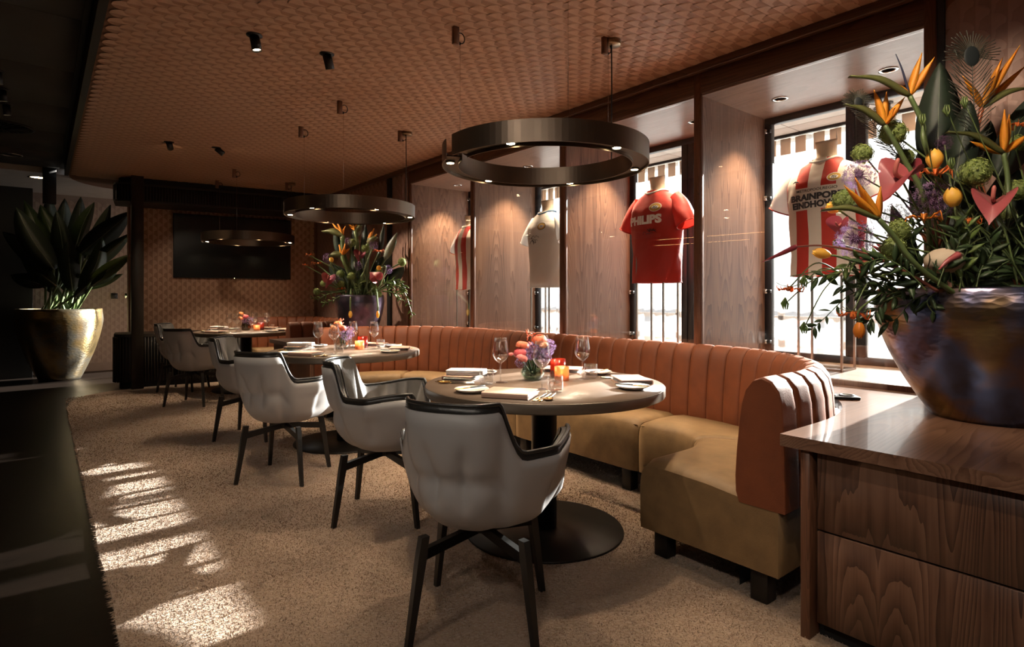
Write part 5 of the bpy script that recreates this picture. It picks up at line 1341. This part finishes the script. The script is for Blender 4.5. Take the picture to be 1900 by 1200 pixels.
def stalkthing(bq_, pts, radii, mat, name, label, dd=0.0, extra=None):
    P = [bq_.L(x, y, dd) for x, y in pts]; t = bq_.thing(name, P[0], 'flower', label); O = Vector(t.location); c = curve(P, 8); n = len(c); u = bq_.mpp()
    rs = [lerp(radii[0], radii[1], i / (n - 1)) * u for i in range(n)]; MB().tube([p - O for p in c], rs, 8).build('stem', M[mat], t)
    return t, O, u
t, O, u = stalkthing(nb, [(1472, 458), (1530, 456), (1610, 472), (1690, 510), (1740, 540)], (1.2, 3.0), 'stem_red', 'heliconia', 'long thin red heliconia bract arching out to the far left', -.2)
MB().blade([p - O for p in curve([nb.L(1478, 457, -.2), nb.L(1450, 470, -.2), nb.L(1412, 487, -.2)], 5)], [7 * u, 9 * u, 9 * u, 8 * u, 8 * u, 7 * u, 6 * u, 5 * u, 4 * u, 2 * u, .5 * u], 3 * u, -VIEW, .3).build('bract', M['anth_dark'], t)
for (x, y, a0, ln, w_, dd) in ((1660, 480, 165, 70, 'red pincushion protea pointing left above the foliage', -.06), (1735, 470, 100, 80, 'dark red protea spikes behind the pale pod', .05)):
    H_ = nb.L(x, y, dd); t = nb.thing('protea', H_, 'flower', w_)
    for k in range(14):
        a = math.radians(a0 + RND.uniform(-26, 26)); d = RIGHT * math.cos(a) + UP * math.sin(a) + VIEW * RND.uniform(-.35, .35); l = ln * u * RND.uniform(.55, 1)
        MB().blade([d * l * q for q in (0, .35, .7, 1)], [3 * u, 8 * u, 6 * u, .6 * u], 2 * u, -VIEW, .3).build('bract', M['anth_dark' if k % 2 else 'bract_red'], t)
    nb.stem(t, H_, 3 * u)
H_ = nb.L(1752, 484, -.18); t = nb.thing('seed_pod', H_, 'pod', 'pale ribbed round seed pod low in the bouquet above the vase'); MB().lathe([(29 * u * math.sin(PI * k / 14), 22 * u * -math.cos(PI * k / 14)) for k in range(15)], 40, lobes=lambda a: 1 + .03 * math.cos(a * 20)).build('husk', M['pod'], t); nb.stem(t, H_, 2.5 * u)
t, O, u = stalkthing(nb, [(1742, 500), (1757, 485), (1779, 472)], (1.2, 6.5), 'anth_pink', 'pepper_pod', 'red pointed pepper pod lying over the pale seed pod', -.24)
for (x, y, w_) in ((1766, 303, 'right of the upright tulip'), (1757, 205, 'against the tall dark leaf'), (1712, 222, 'below the top bird of paradise'), (1790, 190, 'beside the peacock feather'), (1457, 563, 'at the tip of the trailing vine'), (1492, 522, 'halfway along the trailing vine'), (1492, 608, 'hanging lowest on the trailing vine')):
    H_ = nb.L(x, y, -.2); t = nb.thing('lily_bud', H_, 'bud', 'small green lily bud ' + w_); sg = -1 if x < 1500 else 1
    for k in range(3): MB().blade([UP * sg * -10 * u, UP * 0 + RIGHT * (k - 1) * 5 * u, UP * sg * 10 * u + RIGHT * (k - 1) * 3 * u], [2 * u, 6 * u, 1 * u], 2.5 * u, -VIEW + RIGHT * (k - 1) * .6).build('sepal', M['leaf_light'], t)
    o = Vector(t.location); e = nb.L(1560, 505, -.18) if x < 1500 else nb.root(); MB().tube([p - o for p in curve([H_, H_.lerp(e, .5) + UP * .03, e], 6)], 1.0 * u, 5).build('stem', M['stem'], t)
for (ex_, ey, sx_, sy_, w_, dd, sc_) in ((1803, 104, 1818, 300, 'peacock feather with a dark eye standing highest on the right', .0, 1.0), (1592, 190, 1700, 330, 'peacock feather leaning left over the window', .05, .55), (1640, 212, 1690, 300, 'thin peacock feather behind the backlit green ball', .1, .4)):
    E_ = nb.L(ex_, ey, dd); t = nb.thing('peacock_feather', nb.L(sx_, sy_, dd), 'feather', w_); O = Vector(t.location); S_ = O.copy()
    c = curve([S_, S_.lerp(E_, .5) - RIGHT * 3 * u, E_], 14); MB().tube([p - O for p in c], [1.3 * u * (1 - .6 * i / len(c)) for i in range(len(c))], 5).build('shaft', M['feather'], t)
    MB().ball(E_ - O, 15 * u * sc_, 2.2 * u, 19 * u * sc_, 16, 10, mtx=Matrix.Rotation(-YAW, 4, 'Z')).build('eye', M['feather_eye'], t)
    m = MB(); nbarb = 80
    for k in range(nbarb):
        f = k / nbarb; p = c[int(f * (len(c) - 1))]; sgn = 1 if k % 2 else -1; ax = (E_ - S_).normalized(); l = (34 + 14 * math.sin(f * PI)) * u * sc_ * (.5 + .5 * smooth(f * 2))
        q1 = p + RIGHT * sgn * l * .35 + ax * l * .3; q2 = p + RIGHT * sgn * l * .8 + ax * l * (.55 + .4 * f) + VIEW * RND.uniform(-.02, .02)
        m.tube([x - O for x in curve([p, q1, q2], 4)], .75 * u, 3)
    for k in range(30):
        a = math.radians(lerp(-10, 190, k / 29)); d = RIGHT * math.cos(a) + UP * math.sin(a); m.tube([x - O for x in curve([E_ + d * 10 * u * sc_, E_ + d * 28 * u * sc_, E_ + d * RND.uniform(38, 50) * u * sc_ + RIGHT * math.cos(a) * 6 * u], 3)], .9 * u, 3)
    m.build('barbs', M['feather'], t)
    e = nb.root(); MB().tube([x - O for x in (S_, e)], 1.2 * u, 5).build('stem', M['stem'], t)
BR = [([(1690, 535), (1620, 515), (1560, 505), (1500, 520)], 'reaching far left below the jersey', 16, 26), ([(1690, 540), (1630, 540), (1580, 545), (1530, 590), (1505, 612)], 'drooping left past the stand rods', 18, 22), ([(1680, 545), (1640, 560), (1620, 585), (1608, 606)], 'hanging beside the orange tulip', 12, 28),
      ([(1700, 530), (1640, 495), (1590, 480), (1560, 505)], 'under the lowest left allium', 16, 28), ([(1720, 540), (1680, 500), (1640, 480), (1600, 490)], 'left of the pale seed pod', 16, 30), ([(1700, 545), (1660, 520), (1625, 530), (1590, 522)], 'along the left vase rim', 14, 30),
      ([(1720, 545), (1690, 560), (1665, 590), (1640, 600)], 'over the left vase shoulder', 10, 30), ([(1740, 540), (1720, 560), (1740, 585), (1760, 575)], 'hanging over the vase front', 7, 30), ([(1760, 540), (1720, 500), (1690, 490), (1660, 500)], 'below the pair of green balls', 14, 30),
      ([(1780, 540), (1790, 480), (1800, 440), (1790, 400)], 'rising right of the pale pod', 16, 30), ([(1800, 540), (1830, 470), (1860, 430), (1890, 420)], 'rising to the right edge', 18, 32), ([(1820, 545), (1850, 500), (1880, 480), (1910, 470)], 'low on the right', 16, 32),
      ([(1790, 545), (1820, 520), (1850, 530), (1890, 540)], 'lying over the right vase rim', 14, 34), ([(1760, 545), (1740, 520), (1700, 515), (1680, 530)], 'in front of the red protea', 12, 32), ([(1810, 540), (1820, 500), (1840, 470), (1835, 440)], 'under the right anthurium', 14, 32),
      ([(1850, 550), (1860, 500), (1890, 450), (1915, 430)], 'at the right border', 14, 34), ([(1720, 520), (1700, 470), (1690, 440), (1700, 410)], 'between the green pair and the protea', 12, 26), ([(1690, 530), (1650, 545), (1600, 535), (1550, 528)], 'second one along the left rim', 16, 26),
      ([(1770, 550), (1790, 560), (1800, 575), (1795, 590)], 'short one on the vase front', 6, 30), ([(1740, 530), (1760, 480), (1780, 450), (1770, 420)], 'behind the pale pod', 14, 30)]
for i, (pts, w_, n, lp) in enumerate(BR): nb.branch(pts, w_ + ' of the big bouquet', n, lp, -.10 - .03 * (i % 5), 'leaf' if i % 3 else 'leaf_light' if i % 2 else 'leaf')
for i, (x, y) in enumerate(((1560, 503), (1610, 509))): pass
t, O, u = stalkthing(nb, [(1470, 512), (1520, 503), (1580, 498), (1660, 520)], (.8, 1.4), 'stem', 'vine_stem', 'thin curving green vine stem carrying the flame lilies at the left', -.2)

# ---------------------------------------------------------------- the far bouquet
fb = Bouquet('far', VF + Vector((0, 0, .50)), .24, 6.74, 'flowers in the far dark vase')
fb.bird((598, 430), (636, 437), [(617, 414), (625, 411), (641, 419)], None, 'on the left of the far bouquet', -.05, [(640, 480)])
fb.bird((672, 418), (660, 428), [(646, 414), (654, 415), (664, 412)], None, 'at the top of the far bouquet', .0, [(662, 480)])
fb.bird((610, 475), (634, 474), [(629, 454), (651, 459), (640, 452)], None, 'low on the left of the far bouquet', -.15, [(645, 500)])
fb.bird((700, 440), (683, 452), [(694, 424), (699, 434), (690, 430)], None, 'right of the top of the far bouquet', .0, [(680, 500)])
for x, y, r, w_ in ((653, 450, 8, 'at the top of the far bouquet'), (677, 462, 8, 'right of the red anthurium of the far bouquet'), (632, 508, 8, 'left middle of the far bouquet'), (652, 512, 8, 'in the middle of the far bouquet'), (588, 541, 7, 'lowest left of the far bouquet'), (633, 527, 7, 'under the left allium of the far bouquet'), (683, 527, 8, 'over the vase rim of the far bouquet'), (693, 535, 8, 'beside the rim ball of the far bouquet'), (600, 526, 6, 'small on the left of the far bouquet'), (704, 502, 7, 'right middle of the far bouquet'), (746, 486, 8, 'in the shade at the right of the far bouquet'), (702, 546, 7, 'hanging at the rim of the far bouquet')): fb.ball(x, y, r, w_, RND.uniform(-.2, 0))
for x, y, r, w_ in ((607, 478, 9, 'left in the far bouquet'), (665, 493, 9, 'in the centre of the far bouquet'), (720, 500, 9, 'bright on the right of the far bouquet'), (622, 517, 9, 'low left in the far bouquet'), (693, 455, 8, 'upper right in the far bouquet'), (646, 447, 7, 'near the top of the far bouquet')): fb.ball(x, y, r, w_, RND.uniform(-.25, -.05), 'purple')
fb.anthurium(609, 518, 15, 255, 'on the left of the far bouquet', -.2); fb.anthurium(667, 473, 13, 260, 'in the middle of the far bouquet', -.1, 'anth_dark'); fb.anthurium(696, 514, 15, 130, 'with a pale tip right of the middle of the far bouquet', -.2)
for x, y, r, w_ in ((588, 490, 11, 'left side of the far bouquet'), (575, 474, 9, 'upper far left of the far bouquet'), (566, 492, 6, 'outermost left of the far bouquet'), (702, 467, 11, 'upper right of the far bouquet'), (632, 537, 8, 'above the rim of the far vase')): fb.gloriosa(x, y, r, w_, RND.uniform(-.2, -.05), down=False)
fb.tulip(615, 482, 10, 8, 95, 'left in the far bouquet', -.2); fb.tulip(703, 497, 9, 9, 170, 'right in the far bouquet', -.2)
fb.tulip(650, 583, 13, 7, 270, 'hanging before the far vase on the left', -.34, start=fb.L(652, 536, -.14)); fb.tulip(701, 583, 13, 6, 270, 'hanging before the far vase on the right', -.34, start=fb.L(698, 536, -.14))
for a in (((714, 482), (737, 431), 15, 'grey striped one on the right', 'leaf_grey', .0), ((660, 440), (672, 416), 10, 'grey one at the top', 'leaf_grey', .0), ((655, 500), (658, 412), 14, 'dark upright one in the middle', 'leaf_dark', .1), ((675, 500), (678, 414), 16, 'dark upright one right of the middle', 'leaf_dark', .12), ((628, 470), (622, 425), 14, 'dark one on the left', 'leaf_dark', .1), ((705, 470), (712, 416), 10, 'dark narrow one on the right', 'leaf_dark', .15), ((690, 520), (725, 470), 30, 'dark one inside on the right', 'leaf_dark', .1), ((650, 530), (610, 490), 30, 'dark one inside on the left', 'leaf_dark', .1), ((670, 540), (660, 480), 36, 'dark one at the core', 'leaf_dark', .1), ((715, 530), (750, 495), 26, 'dark one low on the right', 'leaf_dark', .1)):
    fb.leaf(a[0], a[1], a[2], a[3] + ' of the far bouquet', a[4], a[5], 0, False)
for pts, w_, n, lp in (([(700, 540), (735, 530), (752, 545), (766, 588)], 'trailing right to the window post', 22, 10), ([(700, 535), (725, 520), (745, 525), (752, 535)], 'bright one on the right', 16, 11), ([(690, 535), (685, 545), (680, 560), (682, 570)], 'hanging over the vase front', 12, 10), ([(640, 540), (610, 545), (590, 555), (578, 552)], 'trailing left', 14, 9), ([(640, 545), (610, 560), (600, 563)], 'drooping left', 10, 9), ([(670, 540), (665, 530), (672, 520)], 'pale one at the centre', 12, 10), ([(710, 540), (735, 545), (745, 560)], 'below the bright spray', 12, 10)):
    fb.branch(pts, w_ + ' of the far bouquet', n, lp, -.2, 'leaf_light')

# ---------------------------------------------------------------- the planter's leaves
pb = Bouquet('planter', PL + Vector((0, 0, .98)), .40, 8.45, 'leaves in the golden planter')
PLV = [((150, 470), (243, 392), 40, .3, 'upper right behind the column'), ((160, 500), (244, 432), 26, .5, 'second on the right'), ((170, 520), (244, 472), 24, -.4, 'bright one on the right'), ((160, 535), (228, 508), 16, .5, 'lowest on the right'), ((135, 500), (150, 365), 34, .0, 'tall one in the middle'), ((130, 470), (120, 368), 30, .3, 'tall one left of the middle'),
       ((110, 480), (75, 380), 36, -.3, 'leaning left, upper'), ((100, 500), (30, 385), 40, .2, 'long one to the left'), ((95, 510), (5, 430), 38, .4, 'drooping to the left edge'), ((105, 530), (40, 480), 30, -.5, 'low left'), ((125, 540), (100, 430), 34, .1, 'inner left'), ((135, 540), (130, 440), 32, -.2, 'inner middle'), ((150, 540), (190, 440), 30, .2, 'inner right'),
       ((150, 545), (205, 470), 22, -.5, 'inner lower right'), ((115, 470), (90, 360), 30, .5, 'top left'), ((140, 460), (175, 375), 26, -.3, 'top right of the middle'), ((140, 550), (180, 500), 18, .3, 'short one at the rim'), ((105, 545), (60, 450), 32, .0, 'broad one at the left'),
       ((90, 480), (45, 372), 30, .6, 'high at the left'), ((160, 480), (205, 380), 30, -.6, 'high at the right'), ((120, 500), (105, 392), 40, -.6, 'facing us in the middle'), ((170, 530), (222, 488), 20, .8, 'bent low at the right'), ((85, 530), (20, 510), 26, .5, 'bent low at the left'), ((145, 520), (160, 420), 36, .7, 'folded one in the middle')]
for i, (b_, t_, w_, sd_, lab) in enumerate(PLV):
    pb.leaf(b_, t_, w_, lab + ' of the golden planter', ['leaf_dark', 'leaf', 'leaf_light', 'leaf', 'leaf_dark'][i % 5] if i < 5 else ('leaf' if i % 3 == 0 else 'leaf_dark'), (-.35 if t_[0] < 45 else RND.uniform(-.25, .25)), sd_, True, 'strelitzia_leaf', RND.uniform(-8, 8), 'large strelitzia leaf ')

# ---------------------------------------------------------------- small table bouquets
RAN = {}
def ranunculus(loc, r, mat, label, group, foot):
    t = empty('ranunculus', tuple(loc), 0, label, 'flower', group)
    m = MB(); m.ball((0, 0, 0), r * .62, n=12, m=8)
    for ring, (n, tilt, q) in enumerate(((5, .25, .72), (6, .6, .86), (7, 1.05, 1.0))):
        for k in range(n):
            a = 2 * PI * k / n + ring * .5
            def pet(u, v, a=a, tilt=tilt, q=q):
                th = tilt * .3 + (1 - v) * 1.15 + tilt * .35; e = a + (u - .5) * 1.5 * math.sin(PI * min(1, .2 + .8 * v)) if 0 else a + (u - .5) * 1.5
                zz = math.cos(th); xx = math.sin(th)
                return (r * q * xx * math.cos(e), r * q * xx * math.sin(e), r * q * (zz * .8) + .1 * r * (u - .5) ** 2)
            m.grid(pet, 5, 5)
    tilt_ = Matrix.Rotation(RND.uniform(-.5, .5), 4, 'X') @ Matrix.Rotation(RND.uniform(-.5, .5), 4, 'Y'); m.v = [tuple(tilt_ @ Vector(v)) for v in m.v]
    m.build('petals', M[mat], t); o = Vector(loc); MB().tube([p - o for p in curve([Vector(loc), Vector(loc).lerp(foot, .5) + Vector((0, 0, .02)), foot], 6)], .0022, 5).build('stem', M['stem'], t)
BQ = {0: [(.035, .085, -.02, .038, 'coral'), (-.055, .055, -.02, .036, 'coral'), (-.068, .02, -.045, .034, 'rose'), (-.06, -.005, -.06, .032, 'pink'), (.055, .06, -.05, .024, 'peach'), (-.115, .012, -.03, .013, 'pink')],
      1: [(-.035, .085, 0, .036, 'peach'), (-.055, .045, -.03, .040, 'peach'), (.005, .05, -.02, .038, 'coral'), (-.03, .01, -.03, .022, 'peach')],
      2: [(-.06, .095, 0, .028, 'peach'), (-.055, .03, -.02, .036, 'peach'), (.01, .05, -.02, .036, 'rose'), (-.02, .06, .02, .03, 'coral')]}
AL = {0: [(-.01, .03, -.03, .048), (.07, .045, .0, .052), (.055, .0, -.03, .042), (-.065, -.03, -.02, .03)], 1: [(.05, .01, -.02, .062), (.02, -.01, .03, .05)], 2: [(.05, .005, -.02, .055), (.0, .0, -.03, .04)]}
for ti, (tx, ty) in enumerate((T1, T2, T3)):
    J = Vector((tx + .02, ty + .11, ZTB)); top = J + Vector((0, 0, .125)); g = 'small bouquet flowers on the tables'
    wh = ['topmost', 'upper left', 'left', 'lower left', 'right of the middle', 'outermost bud']
    for k, (dx, dz, dd, r, mat) in enumerate(BQ[ti]):
        ranunculus(top + RIGHT * dx + UP * dz + VIEW * dd, r, mat, '%s ranunculus, %s in the bouquet on the %s' % ({'coral': 'coral', 'rose': 'deep rose', 'pink': 'pale pink', 'peach': 'orange'}[mat], wh[k], TN[ti]), g, J + Vector((RND.uniform(-.02, .02), RND.uniform(-.02, .02), .02)))
    sbq = Bouquet('small', J + Vector((0, 0, .11)), .02, 3.05, g)
    for k, (dx, dz, dd, r) in enumerate(AL[ti]):
        p = top + RIGHT * dx + UP * dz + VIEW * dd; d = p.dot(VIEW); sbq.d = d; sbq.m = J + Vector((0, 0, .12))
        sbq.ball(950 + p.dot(RIGHT) / d * FPX, HZ - (p.z - EYE) / d * FPX, r / d * FPX, '%s in the bouquet on the %s' % (['in front', 'on the right', 'low on the right', 'low on the left'][k], TN[ti]), 0, 'purple')
    if ti < 2:
        sp = empty('coral_sprig', tuple(top), 0, 'thin coral red sprig rising from the bouquet on the %s' % TN[ti], 'flower', g)
        MB().tube(curve([(0, 0, -.06), (.0, 0, .05), tuple(RIGHT * -.02 + UP * .13)], 5), .0018, 5).build('stem', M['stem'], sp)
        for k in range(22):
            f = RND.uniform(.35, 1); p = UP * .13 * f + RIGHT * (-.02 * f + RND.uniform(-.02, .02)) + VIEW * RND.uniform(-.02, .02); d = Vector((RND.uniform(-1, 1), RND.uniform(-1, 1), RND.uniform(-.1, 1))).normalized()
            MB().blade([p, p + d * .012, p + d * .026], [.003, .007, .001], .002, -VIEW).build('petal', M['coral'], sp)
